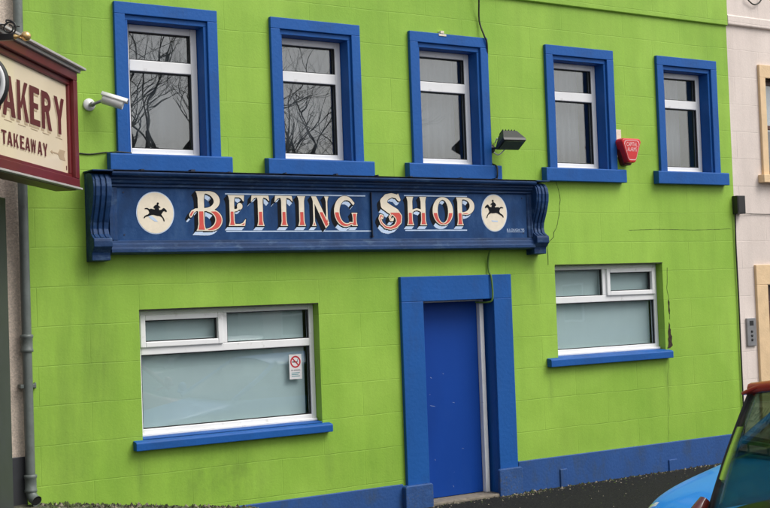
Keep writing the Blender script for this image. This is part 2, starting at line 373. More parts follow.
G['O'] = ([('p', _o)], .84)
G['P'] = ([stem(.15, .19, s=.06), arc(.33, .695, .34, .27, 90, -110, .035, .035, mid=.10), ('p', [(.16,.962,.035),(.33,.965,.035)]), ('p', [(.22,.425,.03),(.40,.44,.05)])], .74)
# block letters for the bakery board
def bar(x0, y0, x1, y1, w):
    dx, dy = x1-x0, y1-y0; l = math.hypot(dx, dy); nx, ny = -dy/l*w/2, dx/l*w/2
    return ('g', [(x0+nx,y0+ny),(x1+nx,y1+ny),(x1-nx,y1-ny),(x0-nx,y0-ny)])
K = {}
W_ = .22
K['B'] = ([('g',[(.02,0),(.24,0),(.24,1),(.02,1)]), arc(.3,.74,.25,.17,90,-90,.085), arc(.3,.25,.28,.18,90,-90,.09), ('g',[(.1,.84),(.32,.84),(.32,1),(.1,1)]), ('g',[(.1,.42),(.32,.42),(.32,.58),(.1,.58)]), ('g',[(.1,0),(.32,0),(.32,.16),(.1,.16)])], .7)
K['A'] = ([('g',[(-.02,0),(.18,0),(.42,1),(.24,1)]), ('g',[(.50,0),(.74,0),(.50,1),(.26,1)]), ('g',[(.15,.2),(.58,.2),(.55,.35),(.18,.35)])], .72)
K['K'] = ([('g',[(.03,0),(.24,0),(.24,1),(.03,1)]), ('g',[(.22,.38),(.50,1),(.72,1),(.30,.30)]), ('g',[(.34,.62),(.50,.68),(.76,0),(.54,0)])], .74)
K['E'] = ([('g',[(.03,0),(.26,0),(.26,1),(.03,1)]), ('g',[(.1,.84),(.60,.84),(.60,1),(.1,1)]), ('g',[(.1,.44),(.52,.44),(.52,.58),(.1,.58)]), ('g',[(.1,0),(.62,0),(.62,.16),(.1,.16)])], .64)
K['R'] = ([('g',[(.03,0),(.25,0),(.25,1),(.03,1)]), arc(.36,.73,.22,.18,90,-90,.09), ('g',[(.1,.82),(.38,.82),(.38,1),(.1,1)]), ('g',[(.1,.46),(.38,.46),(.38,.62),(.1,.62)]), ('g',[(.30,.5),(.50,.55),(.72,0),(.48,0)])], .72)
K['Y'] = ([('g',[(-.02,1),(.22,1),(.46,.42),(.26,.42)]), ('g',[(.50,1),(.72,1),(.46,.40),(.28,.42)]), ('g',[(.25,0),(.47,0),(.47,.5),(.25,.5)])], .72)
K['T'] = ([('g',[(.22,0),(.44,0),(.44,1),(.22,1)]), ('g',[(0,.84),(.66,.84),(.66,1),(0,1)])], .66)
K['W'] = ([('g',[(0,1),(.2,1),(.34,0),(.16,0)]), ('g',[(.16,0),(.34,0),(.56,1),(.42,1)]), ('g',[(.42,1),(.56,1),(.82,0),(.62,0)]), ('g',[(.62,0),(.82,0),(.98,1),(.8,1)])], .98)

FONT_CACHE = {}
def text_part(txt, height, width, mat_, parent, name, place):
    """small plain lettering: the built-in font turned into a mesh, fitted to width x height; place(u,v)->point"""
    cu = bpy.data.curves.new('writing', 'FONT'); cu.body = txt; cu.size = 1; cu.resolution_u = 3; cu.fill_mode = 'FRONT'
    tmp = bpy.data.objects.new('tmp_writing', cu); COL.objects.link(tmp)
    dg = bpy.context.evaluated_depsgraph_get(); me = bpy.data.meshes.new_from_object(tmp.evaluated_get(dg))
    bpy.data.objects.remove(tmp); bpy.data.curves.remove(cu)
    co = [v.co.copy() for v in me.vertices]; x0 = min(c.x for c in co); x1 = max(c.x for c in co); y0 = min(c.y for c in co); y1 = max(c.y for c in co)
    mb = MB(); mb.add([place((c.x-x0)/(x1-x0)*width, (c.y-y0)/(y1-y0)*height) for c in co], [tuple(p.vertices) for p in me.polygons])
    bpy.data.meshes.remove(me)
    return mb.build(name, mat_, parent, recalc=False)

# ================================================================== THE BETTING SHOP
XL, XR = 3.56, 12.318          # the party lines of the green house
shop = thing('betting_shop', 'lime green two storey building with blue trimmed windows and a blue door', 'building', (7.94, 4., 0.))
W0 = [4.432, 5.990, 7.588, 9.386, 11.072]
UP = [(x+.10, x+.90, 3.40, 4.655) for x in W0]
LOW = [(4.597, 6.432, .90, 2.037), (9.425, 11.058, 1.345, 2.352)]
DOOR = (7.60, 8.575, -.06, 2.06)
mb = MB()
holed_wall(mb, XL, XR, -.3, 5.235, 0., UP+LOW+[DOOR], .19)
mb.box(XL, XL+.02, 0.001, 8, -.3, 6.3); mb.box(XR-.02, XR, .001, 8, -.3, 6.3); mb.box(XL+.02, XR-.02, 7.98, 8, -.3, 6.3)
mb.build('wall', M['green'], shop)
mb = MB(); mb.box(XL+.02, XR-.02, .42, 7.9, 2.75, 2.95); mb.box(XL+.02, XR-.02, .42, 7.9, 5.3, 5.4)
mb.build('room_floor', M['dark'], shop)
mb = MB()   # string course and parapet above it
mb.prism([(.0,5.213),(-.026,5.219),(-.030,5.226),(-.026,6.3),(.3,6.3),(.3,5.213)], XL, XR, 'x')
mb.build('parapet', M['green'], shop, bevel=.006)
mb = MB(); mb.prism([(.3,6.1),(8.,6.1),(4.2,8.2)], XL, XR, 'x'); mb.build('roof', M['roofslate'], shop)

# plinth: two runs, uneven foot
mb = MB(); mb.box(XL+.02, 7.325, -.022, -.001, -.25, .222); mb.box(8.80, XR, -.022, -.001, -.25, .298)
mb.box(9.36, 9.46, -.038, -.02, -.2, .16); mb.box(11.0, 11.13, -.038, -.02, -.2, .10)
pl = mb.build('plinth', M['blueplinth'], shop, bevel=.008)

# --- upper windows: one built, four copied
def upper_window(x):
    r = (x, x+1.0); z0, z1 = 3.40, 4.762
    mb = MB()
    def ring(a, b, y0, y1, zt0, zt1, zb=z0):          # three-sided band between inset a and inset b
        mb.box(x+a, x+b, y0, y1, zb, zt0); mb.box(x+1-b, x+1-a, y0, y1, zb, zt0); mb.box(x+a, x+1-a, y0, y1, zt0, zt1)
    ring(0, .10, -.04, .0, 4.655, z1)
    ring(.10, .132, -.014, .185, 4.607, 4.655)
    w = mb.build('window', M['blue'], shop, bevel=.005)
    mb = MB(); mb.prism([(-.085,3.268),(-.085,3.405),(-.078,3.413),(.0,3.422),(.0,3.268)], x-.092, x+1.092, 'x')
    mb.box(x+.133, x+.867, .001, .185, 3.40, 3.424)
    mb.build('sill', M['blue'], w, bevel=.006)
    a, b, c, d = x+.136, x+.864, 3.426, 4.605; fw = .062
    mb = MB()
    mb.box(a, a+fw, .125, .185, c, d); mb.box(b-fw, b, .125, .185, c, d); mb.box(a+fw, b-fw, .125, .185, d-fw, d); mb.box(a+fw, b-fw, .125, .185, c, c+fw)
    mb.box(a+fw, b-fw, .121, .185, 4.185, 4.285)
    mb.box(a+.02, b-.02, .11, .126, c, c+.022)
    mb.build('frame', M['white'], w, bevel=.006)
    mb = MB()
    for (c0, d0) in ((c+fw, 4.185), (4.285, d-fw)):
        mb.box(a+fw, a+fw+.008, .133, .158, c0, d0); mb.box(b-fw-.008, b-fw, .133, .158, c0, d0); mb.box(a+fw+.008, b-fw-.008, .133, .158, d0-.008, d0); mb.box(a+fw+.008, b-fw-.008, .133, .158, c0, c0+.008)
    mb.build('gasket', M['gasket'], w)
    mb = MB(); mb.box(a+fw, b-fw, .160, .166, c+fw, 4.185); mb.box(a+fw, b-fw, .160, .166, 4.285, d-fw)
    mb.build('pane', M['pane'], w)
    return w
w0 = upper_window(W0[0]); wins = [w0]
for x in W0[1:]: wins.append(clone(w0, shop, (x-W0[0], 0, 0)))
for w, x, part, nm in ((wins[0], W0[0], .68, 'roomfill'), (wins[1], W0[1], .66, 'roomfill'), (wins[2], W0[2], .60, 'net'), (wins[3], W0[3], .56, 'net'), (wins[4], W0[4], .50, 'net')):   # net curtains; in the first two windows an added sheet lightens the dark room
    rows = []
    for zz in (3.42, 3.8, 4.2, 4.62):
        rows.append([(x+.12+t*part/24*1.06, .27+.012*math.sin(t*1.7), zz) for t in range(25)])
    mb = MB(); mb.grid(rows); c = mb.build('curtain_or_fill', M[nm], shop, solid=.004); c.parent = w; c.location = (-(x-W0[0]), 0, 0)

# --- lower windows
def lower_window(a, b, c, d, sill, tz, mx, sash, tl):
    mb = MB(); y0, y1 = .10, .165; fw = .052
    g = c+.022
    mb.box(a+.002, a+fw, y0, y1, g, d-.002); mb.box(b-fw, b-.002, y0, y1, g, d-.002); mb.box(a+fw, b-fw, y0, y1, d-.05, d-.002); mb.box(a+fw, b-fw, y0, y1, g, g+.062)
    mb.box(a+fw, b-fw, y0-.002, y1, tz-.036, tz+.036); mb.box(mx-.03, mx+.03, y0-.001, y1, tz+.036, d-.05)
    mb.box(a+.01, b-.01, y0-.03, y0-.002, c+.02, c+.045)
    win = mb.build('window', M['white'], shop, bevel=.006)
    mb = MB(); s0, s1 = (a+fw-.01, mx-.022) if sash == 'l' else (mx+.022, b-fw+.01)     # the opening light, standing proud
    t0, t1 = tz+.03, d-.042; q = .05
    mb.box(s0, s0+q, y0-.022, y1-.02, t0, t1); mb.box(s1-q, s1, y0-.022, y1-.02, t0, t1); mb.box(s0+q, s1-q, y0-.022, y1-.02, t1-q, t1); mb.box(s0+q, s1-q, y0-.022, y1-.02, t0, t0+q)
    mb.build('sash', M['white'], win, bevel=.007)
    f0, f1 = (mx+.03, b-fw) if sash == 'l' else (a+fw, mx-.03)
    P = [(s0+q, s1-q, t0+q, t1-q), (f0, f1, tz+.036, d-.05), (a+fw, b-fw, g+.062, tz-.036)]
    mb = MB(); gk = MB()
    for (p, r, s, t) in P:
        mb.box(p, r, .14, .146, s, t)
        gk.box(p, p+.009, .115, .139, s, t); gk.box(r-.009, r, .115, .139, s, t); gk.box(p+.009, r-.009, .115, .139, t-.009, t); gk.box(p+.009, r-.009, .115, .139, s, s+.009)
    mb.build('pane', M['panelow'], win); gk.build('gasket', M['gasket'], win)
    mb = MB(); mb.box(a+.01, b-fw-(.022 if sash == 'l' else .008), .185, .188, c, d); mb.build('blind', M['film'], win)
    mb = MB(); mb.prism([(-.075,sill[2]),(-.075,sill[3]-.022),(-.065,sill[3]-.012),(.098,sill[3]+.022),(.098,sill[3]),(.0,sill[3]-.03),(.0,sill[2])], sill[0], sill[1], 'x')
    mb2 = MB(); mb2.prism([(-.075,sill[2]),(-.075,sill[3]-.018),(-.066,sill[3]-.008),(-.002,sill[3]+.004),(-.002,sill[2])], sill[0], sill[1], 'x')
    mb2.prism([(-.002,c+.001),(-.002,c+.012),(.098,c+.026),(.098,c+.001)], a+.002, b-.002, 'x')
    mb2.build('sill', M['blue'], win, bevel=.006)
    return win
lower_window(4.597, 6.432, .90, 2.037, (4.505, 6.505, .815, .898), 1.675, 5.475, 'l', 0)
lower_window(9.425, 11.058, 1.345, 2.352, (9.262, 11.105, 1.262, 1.352), 1.972, 10.24, 'r', 0)

# --- doorway
mb = MB()
mb.box(7.365, 7.632, -.045, -.0005, .2, 2.02); mb.box(8.545, 8.788, -.030, -.0005, .24, 2.02); mb.box(7.365, 8.47, -.045, -.0005, 2.02, 2.272); mb.box(8.47, 8.788, -.030, -.0005, 2.02, 2.272)
mb.box(7.60, 7.632, -.0005, .16, -.05, 2.02); mb.box(8.545, 8.575, -.0005, .22, -.05, 2.02); mb.box(8.517, 8.545, .15, .22, -.05, 2.02); mb.box(7.60, 8.575, -.0005, .22, 2.02, 2.06)
ds = mb.build('door_surround', M['blue'], shop, bevel=.006)
mb = MB(); mb.prism([(7.31,-.2),(7.31,.19),(7.325,.205),(7.63,.205),(7.645,.19),(7.645,-.2)], -.085, -.0005); mb.build('base_block', M['blueworn'], ds, bevel=.012)
mb = MB(); mb.prism([(8.50,-.2),(8.50,.235),(8.515,.25),(8.79,.25),(8.81,.235),(8.81,-.2)], -.075, -.031); mb.box(8.5451, 8.81, -.0305, -.0002, -.2, .235); mb.build('base_block', M['blueworn'], ds, bevel=.012)
mb = MB(); mb.box(7.633, 8.462, .165, .21, .005, 2.0)
door = mb.build('door', M['doorblue'], shop, bevel=.004)
mb = MB()
for k in range(14):
    x, z = 7.66+rng.rand()*.72, (.1+rng.rand()**1.6*1.2); l = .004+rng.rand()*.012; a = rng.rand()*PI
    if rng.rand() < .15: l *= 2.2
    dx, dz = math.cos(a)*l, math.sin(a)*l; q = .0016
    mb.add([(x-dx-q,.1642,z-dz),(x+dx,.1642,z+dz-q),(x+dx+q,.1642,z+dz),(x-dx,.1642,z-dz+q)], [(0,1,2,3)])
mb.build('scuff_mark', M['paleblue'], door, recalc=False)['kind'] = 'stuff'
mb = MB(); mb.box(8.464, 8.516, .115, .215, .0, 2.018); mb.box(7.633, 8.463, .155, .215, 2.002, 2.019)
mb.build('door_frame', M['whitedirty'], shop, bevel=.005)
mb = MB(); mb.box(7.634, 8.544, -.06, .25, -.15, .0); mb.build('threshold', M['stone'], shop, bevel=.015)
# cracks and broken render
def ribbon(mb, pts, w, y, jitter=.012, step=.05):
    out = []
    for (a, b) in zip(pts[:-1], pts[1:]):
        n = max(1, int(math.dist(a, b)/step))
        for k in range(n): out.append((a[0]+(b[0]-a[0])*k/n+rng.uniform(-jitter, jitter), a[1]+(b[1]-a[1])*k/n))
    out.append(pts[-1])
    for i in range(len(out)-1):
        (ax, az), (bx, bz) = out[i], out[i+1]; l = math.dist(out[i], out[i+1])+1e-6; nx, nz = -(bz-az)/l, (bx-ax)/l
        w0, w1 = w*(.6+.8*rng.rand()), w*(.6+.8*rng.rand())
        mb.add([(ax+nx*w0, y, az+nz*w0), (ax-nx*w0, y, az-nz*w0), (bx-nx*w1, y, bz-nz*w1), (bx+nx*w1, y, bz+nz*w1)], [(0,1,2,3)])
mb = MB(); ribbon(mb, [(9.50,3.27),(9.544,3.121),(9.518,2.902),(9.419,2.663),(9.345,2.598),(9.332,2.36)], .0024, -.0025)
mb.build('crack', M['crack'], shop, recalc=False)
mb = MB(); ribbon(mb, [(11.094,1.26),(11.073,1.006),(11.068,.662),(11.035,.30)], .0010, -.0025)
mb.build('crack', M['crack'], shop, recalc=False)
mb = MB(); ribbon(mb, [(11.14,2.30),(11.12,2.06),(11.15,1.95),(11.14,1.7)], .0022, -.0025); mb.build('crack', M['crack'], shop, recalc=False)
mb = MB()
P = [(11.128,1.665),(11.142,1.635),(11.137,1.60),(11.150,1.585),(11.148,1.53),(11.166,1.505),(11.158,1.44),(11.172,1.40),(11.150,1.385),(11.13,1.372),(11.085,1.369),(11.098,1.395),(11.108,1.43),(11.100,1.475),(11.112,1.50),(11.106,1.56),(11.118,1.60)]
mb.prism(P, -.004, .0, 'y'); mb.build('broken_render', M['hole'], shop)
mb = MB(); mb.prism([(11.135,1.93),(11.15,1.90),(11.145,1.84),(11.152,1.80),(11.14,1.76),(11.128,1.80),(11.132,1.86),(11.124,1.90)], -.004, .0, 'y'); mb.build('broken_render', M['hole'], shop)
mb = MB(); ribbon(mb, [(10.55,2.735),(11.0,2.745),(11.6,2.735),(12.0,2.742),(12.25,2.75)], .0015, -.0025, .004); mb.build('crack', M['crack'], shop, recalc=False)
mb = MB(); mb.box(4.6, 6.43, -.0022, -.0002, 2.037, 2.046); mb.build('lintel_joint', M['crack'], shop)
mb = MB(); mb.box(9.43, 11.06, -.0022, -.0002, 2.352, 2.362); mb.build('lintel_joint', M['crack'], shop)

# ================================================================== FASCIA SIGN
fs = thing('shop_sign', 'long dark blue fascia sign reading BETTING SHOP above the door', 'sign', (6.66, 0., 2.47))
mb = MB(); mb.box(4.385, 8.972, -.10, -.0005, 2.653, 3.112); fpan = mb.build('panel', M['signblue'], fs)
mb = MB()
prof_t = [(0,3.112),(-.104,3.112),(-.124,3.120),(-.124,3.140),(-.145,3.150),(-.150,3.172),(-.165,3.180),(-.165,3.196),(-.205,3.208),(-.215,3.226),(-.215,3.240),(0,3.252)]
mb.prism(prof_t, 4.30, 9.04, 'x')
prof_b = [(0,2.653),(-.104,2.653),(-.122,2.646),(-.124,2.625),(-.138,2.612),(-.142,2.585),(-.155,2.575),(-.155,2.545),(-.12,2.532),(0,2.53)]
mb.prism(prof_b, 4.30, 9.04, 'x')
mb.prism([(4.30,-.0005),(4.30,-.125),(4.335,-.125),(4.345,-.114),(4.375,-.114),(4.385,-.1005),(4.385,-.0005)], 2.653, 3.112, 'z')
mb.prism([(9.04,-.0005),(9.04,-.125),(9.02,-.125),(9.01,-.114),(8.982,-.114),(8.972,-.1005),(8.972,-.0005)], 2.653, 3.112, 'z')
mb.build('frame', M['signedge'], fs, bevel=.003)
mb = MB(); mb.box(7.0, 7.006, -.126, -.0995, 2.66, 3.105); mb.build('panel_joint', M['sooty'], fs)
for (x, z) in ((4.44,3.07),(4.44,2.70),(8.92,3.07),(8.92,2.70),(6.989,2.676),(7.024,2.676)):
    mb = MB(); mb.box(x-.006, x+.006, -.104, -.0995, z-.006, z+.006); mb.build('screw', M['sooty'], fs)
mb = MB(); rr = np.random.RandomState(3)     # worn lead flashing on top, with pegs
mb.box(4.28, 9.06, -.214, 0, 3.2525, 3.255)
for k in range(9): 
    x = 4.4+k*.49+rr.rand()*.3; mb.box(x, x+.012+rr.rand()*.03, -.21, -.15, 3.255, 3.262+rr.rand()*.012)
mb.build('flashing', M['sooty'], fs)
# scroll consoles: side profile (depth, z) with a fluted front
cp = [(0,3.235),(-.10,3.235),(-.165,3.215),(-.200,3.17),(-.212,3.11),(-.205,3.03),(-.180,2.945),(-.148,2.87),(-.120,2.805),(-.112,2.75),(-.125,2.705),(-.165,2.675),(-.185,2.665),(-.190,2.640),(-.190,2.595),(-.140,2.545),(-.135,2.525),(-.135,2.478),(0,2.472)]
for x0 in (4.128, 9.034):
    mb = MB(); mb.prism(cp, x0, x0+.168, 'x', 0)
    for k in range(3):
        xa = x0+.018+k*.048
        rib = [(y-.014, z) for y, z in cp[2:12]]; back = [(y+.01, z) for y, z in reversed(cp[2:12])]
        mb.prism(rib+back, xa, xa+.034, 'x', 0)
    mb.build('console', [M['sooty'] if False else M['signedge']], fs, bevel=.006)
for a, b in ((4.118, 4.306), (9.03, 9.212)):
    mb = MB(); mb.box(a, b, -.225, 0, 3.2405, 3.252); mb.build('console_cap', M['signedge'], fs, bevel=.003)

SPLIT = 2.908
def paint_letter(ch, x0, z0, H, w):
    prims, gw = G[ch]; F = glyph_field(prims); sx = w/gw
    Fw = lambda U, V: F((U-x0)/sx, (V-z0)/H)*min(H, sx)
    sh = (-.036, -.037); NS = 12
    def S(U, V):
        d = np.full(U.shape, 1e9)
        for k in range(NS+1): d = np.minimum(d, Fw(U-sh[0]*k/NS, V-sh[1]*k/NS))
        return d-.003
    def SM(U, V):        # which face of the drawn block: left faces black, undersides pale blue
        lab = np.zeros(U.shape, int); done = np.zeros(U.shape, bool)
        for k in range(0, NS*2+1):
            u, v = U-sh[0]*k/(NS*2), V-sh[1]*k/(NS*2); d = Fw(u, v); hit = (d < .006) & ~done
            gx = Fw(u+.004, v)-Fw(u-.004, v); gz = Fw(u, v+.004)-Fw(u, v-.004)
            lab[hit & (gz < -.62*np.abs(gx)-.002) & (k > 5)] = 1; done |= hit
        return lab
    box = (x0-.22*sx-.08, x0+w+.06, z0-.12*H-.06, z0+H+.03)
    m = MB()
    field_mesh(m, S, *box, .0055, lambda u, v: (u, -.1015, v), lambda U, V: np.where(SM(U, V) == 1, 3, 2))
    field_mesh(m, lambda U, V: Fw(U, V)-.005, *box, .0055, lambda u, v: (u, -.1028, v), 2)
    field_mesh(m, Fw, *box, .0055, lambda u, v: (u, -.1042, v), 0)
    field_mesh(m, lambda U, V: np.maximum(Fw(U, V)+.0095, V-SPLIT), *box, .0055, lambda u, v: (u, -.1056, v), 1)
    o = m.build('letter', [M['cream'], M['red'], M['black'], M['paleblue']], fs, recalc=False)
for ch, xa, xb, z0, H in (('B',5.135,5.395,2.733,.357),('E',5.445,5.632,2.776,.283),('T',5.688,5.876,2.776,.283),('T',5.935,6.125,2.776,.283),('I',6.178,6.266,2.776,.283),('N',6.322,6.522,2.776,.283),('G',6.585,6.846,2.776,.285),
                          ('S',7.100,7.375,2.748,.35),('H',7.425,7.678,2.784,.285),('O',7.750,8.000,2.784,.285),('P',8.044,8.270,2.784,.285)):
    paint_letter(ch, xa, z0, H, xb-xa)
mb = MB()
for (a, b, z) in ((5.425,6.945,3.070),(5.425,7.0,2.727),(7.405,8.19,3.080),(7.405,8.175,2.733)): mb.box(a, b, -.1012, -.0998, z-.0055, z+.0055)
mb.build('rule_line', M['paleblue'], fs)
text_part("B.LOUGH '95", .026, .235, M['paleblue'], fs, 'signature', lambda u, v: (8.70+u, -.1015, 2.722+v))
mb = MB(); mb.box(8.70, 8.935, -.1012, -.0998, 2.711, 2.714); mb.build('signature', M['paleblue'], fs)
def ellipse(cx, cz, rx, rz, n=40): return [(cx+rx*math.cos(2*PI*k/n), cz+rz*math.sin(2*PI*k/n)) for k in range(n)]
RIDE = [  # galloping horse facing left in a unit box, and its rider
  [(-1,.20),(-.93,.30),(-.80,.40),(-.70,.44),(-.62,.40),(-.52,.28),(-.36,.22),(-.1,.20),(.2,.22),(.42,.24),(.56,.18),(.66,.24),(.80,.26),(.95,.20),(.97,.15),(.78,.17),(.64,.12),(.56,.0),(.52,-.12),(.62,-.26),(.80,-.34),(.92,-.44),(.98,-.58),(.90,-.60),(.84,-.48),(.70,-.42),(.50,-.34),(.34,-.26),(.16,-.22),(-.2,-.26),(-.36,-.24),(-.52,-.30),(-.66,-.38),(-.74,-.50),(-.78,-.62),(-.86,-.66),(-.84,-.54),(-.76,-.38),(-.62,-.24),(-.52,-.12),(-.58,.0),(-.66,.16),(-.78,.22),(-.92,.14)],
  [(-.30,.22),(-.22,.46),(-.34,.40),(-.40,.46),(-.20,.58),(-.16,.66),(-.24,.72),(-.20,.82),(-.08,.82),(-.04,.72),(-.08,.64),(.10,.56),(.22,.40),(.12,.30),(.04,.34),(.08,.22)]]
def _turn(p, a): return (p[0]*math.cos(a)-p[1]*math.sin(a), p[0]*math.sin(a)+p[1]*math.cos(a))
DIVE = [[_turn((-x, z), math.radians(-7)) for x, z in poly] for poly in RIDE]
for cx, cz, rx, rz, art, sc_, up in ((4.735,2.892,.172,.180,DIVE,.108,.005), (8.538,2.912,.163,.188,RIDE,.124,.03)):
    mb = MB(); mb.prism(ellipse(cx, cz, rx+.008, rz+.008), -.1025, -.0995, 'y', 1); mb.prism(ellipse(cx, cz, rx, rz), -.104, -.1020, 'y', 0)
    md = mb.build('medallion', [M['cream'], M['paleblue']], fs)
    fld = glyph_field([('g', p) for p in art]); m = MB()
    if art is RIDE: field_mesh(m, lambda U, V: fld((U-cx)/sc_, (V-cz-up)/(sc_*1.05))*sc_-.001, cx-rx, cx+rx, cz-rz, cz+rz, .004, lambda u, v: (u, -.1062, v), 0)
    else: field_mesh(m, lambda U, V: fld((U-cx)/sc_, (V-cz-up)/(sc_*1.0))*sc_-.001, cx-rx, cx+rx, cz-rz, cz+rz, .004, lambda u, v: (u, -.1062, v), 0)
    m.build('horse_and_rider', M['black'], md, recalc=False)
    m = MB(); q = [(-.35,-.62),(.35,-.66),(.30,-.76),(-.30,-.72)] if art is RIDE else [(-.7,-.18),(-.3,-.26),(0,-.5),(.2,-.72),(-.1,-.7),(-.5,-.44)]
    m.prism([(cx+a*sc_, cz+b*sc_) for a, b in q], -.1052, -.1045); m.build('painted_shadow', M['paleblue'], md)

# ================================================================== SMALL THINGS ON THE GREEN WALL
def tube_thing(name, pts, r, m, label, cat, n=6):
    mb = MB(); mb.tube(pts, r, n); o = mb.build(name, m, recalc=False); return tag(o, label, cat)
def smooth(pts, n=4):
    out = []
    for i in range(len(pts)-1):
        p0, p1, p2, p3 = (Vector(pts[max(0, i-1)]), Vector(pts[i]), Vector(pts[i+1]), Vector(pts[min(len(pts)-1, i+2)]))
        for k in range(n):
            t = k/n; out.append(.5*((2*p1)+(p2-p0)*t+(2*p0-5*p1+4*p2-p3)*t*t+(3*p1-p0-3*p2+p3)*t**3))
    return out+[Vector(pts[-1])]
# CCTV
cam = thing('security_camera', 'white bullet security camera on the green wall left of the upper windows', 'camera', (4.19, 0, 3.84))
mb = MB(); mb.lathe([(.0,0),(.055,0),(.055,.012),(.048,.022),(.0,.024)], (4.19,-.0005,3.835), Vector((0,-1,0)), 20); mb.build('base_plate', M['camwhite'], cam, recalc=True)
mb = MB(); mb.tube(smooth([(4.19,-.02,3.835),(4.20,-.07,3.83),(4.24,-.105,3.848),(4.275,-.12,3.86)]), .014, 8); mb.lathe([(0,-.025),(.02,-.015),(.024,0),(.02,.015),(0,.025)], (4.20,-.06,3.832)); mb.build('arm', M['steel'], cam, recalc=True)
a, d = Vector((4.262,-.135,3.880)), Vector((.80,-.42,-.30)).normalized()
mb = MB(); mb.lathe([(0,0),(.042,.0),(.050,.010),(.050,.185),(.044,.187),(.041,.17),(0,.17)], a, d, 20); mb.build('housing', M['camwhite'], cam, recalc=True)
up = Vector((0,0,1)); sd = d.cross(up).normalized(); uu = sd.cross(d)
rows = [[a + d*l + sd*(math.sin(t)*.058) + uu*(math.cos(t)*.058) for t in [(-1.25+k*.25) for k in range(11)]] for l in (-.015, .215)]
mb = MB(); mb.grid(rows); mb.build('sunshield', M['camwhite'], cam, solid=.004)
mb = MB(); mb.lathe([(0,.172),(.040,.172),(.040,.176),(0,.176)], a, d, 16); mb.build('lens', M['gasket'], cam)
tube_thing('cable', smooth([(3.60,-.008,3.405),(3.9,-.008,3.408),(4.068,-.008,3.411),(4.184,-.008,3.405),(4.321,-.010,3.424),(4.36,-.012,3.425),(4.43,-.05,3.428),(4.56,-.03,3.424)]), .006, M['cable'], 'thin dark cable running along the green wall to the leftmost upper sill', 'cable')
tube_thing('cable', smooth([(8.462,-.028,5.7),(8.474,-.065,5.36),(8.474,-.065,5.153),(8.503,-.02,4.944),(8.534,-.05,4.79),(8.57,-.052,4.70),(8.595,-.012,4.45),(8.60,-.012,4.0),(8.60,-.012,3.6),(8.595,-.014,3.45),(8.60,-.098,3.40),(8.60,-.10,3.30),(8.62,-.06,3.275),(8.66,-.05,3.272)]), .009, M['cable'], 'dark cable dropping down the right edge of the middle upper window', 'cable')
tube_thing('cable', smooth([(8.50,-.10,2.56),(8.486,-.06,2.50),(8.495,-.02,2.403),(8.50,-.025,2.30),(8.507,-.045,2.26),(8.515,-.05,2.15),(8.515,-.05,2.04),(8.50,-.03,1.99),(8.45,.05,1.985),(8.40,.10,1.99)]), .010, M['cablegreen'], 'cable hanging from below the long sign into the top corner of the doorway', 'cable')
tube_thing('cable', smooth([(12.300,-.03,2.93),(12.296,-.02,2.612),(12.303,-.02,1.9),(12.300,-.02,1.2),(12.302,-.02,.3),(12.3,-.02,.0)]), .010, M['cable'], 'black cable running down the edge between the green and pink houses', 'cable')
mb = MB()
# floodlight
fl = thing('floodlight', 'black outdoor floodlight on a short arm beside the middle upper window', 'lamp', (8.63, 0, 3.60))
mb = MB(); mb.tube([(8.605,-.015,3.595),(8.605,-.14,3.595),(8.64,-.17,3.595),(8.86,-.17,3.60)], .012, 8); mb.lathe([(0,0),(.045,0),(.045,.02),(0,.022)], (8.605,-.0005,3.595), Vector((0,-1,0)), 16); mb.build('bracket', M['lamp'], fl, recalc=True)
R_ = Matrix.Translation((8.70,-.20,3.68)) @ Matrix.Rotation(math.radians(-8), 4, 'Z') @ Matrix.Rotation(math.radians(62), 4, 'X')
def xf(mb, Mx): mb.v = [tuple(Mx @ Vector(v)) for v in mb.v]; return mb
mb = MB(); a, b = .135, .095     # tapered housing: mouth towards -y
vs = []
for (sx, sz, y) in ((.135,.092,-.075),(.135,.092,-.045),(.085,.055,.07)):
    vs += [(-sx,y,-sz),(sx,y,-sz),(sx,y,sz),(-sx,y,sz)]
mb.add(vs, [(3,2,1,0),(0,1,5,4),(1,2,6,5),(2,3,7,6),(3,0,4,7),(4,5,9,8),(5,6,10,9),(6,7,11,10),(7,4,8,11),(8,9,10,11)])
for k in range(5): mb.box(-.07+k*.035-.004, -.07+k*.035+.004, .05, .095, -.045, .045)
xf(mb, R_); mb.build('housing', M['lamp'], fl, bevel=.006)
mb = MB(); mb.box(-.115, .115, -.082, -.076, -.074, .074); xf(mb, R_); mb.build('glass', M['lampglass'], fl)
mb = MB(); mb.tube(smooth([(8.66,-.01,3.66),(8.65,-.06,3.70),(8.66,-.10,3.67),(8.70,-.13,3.67)]), .008, 6); mb.tube(smooth([(8.63,-.02,3.56),(8.66,-.05,3.53),(8.70,-.08,3.56),(8.71,-.12,3.6)]), .007, 6); mb.build('wire', M['camwhite'], fl)
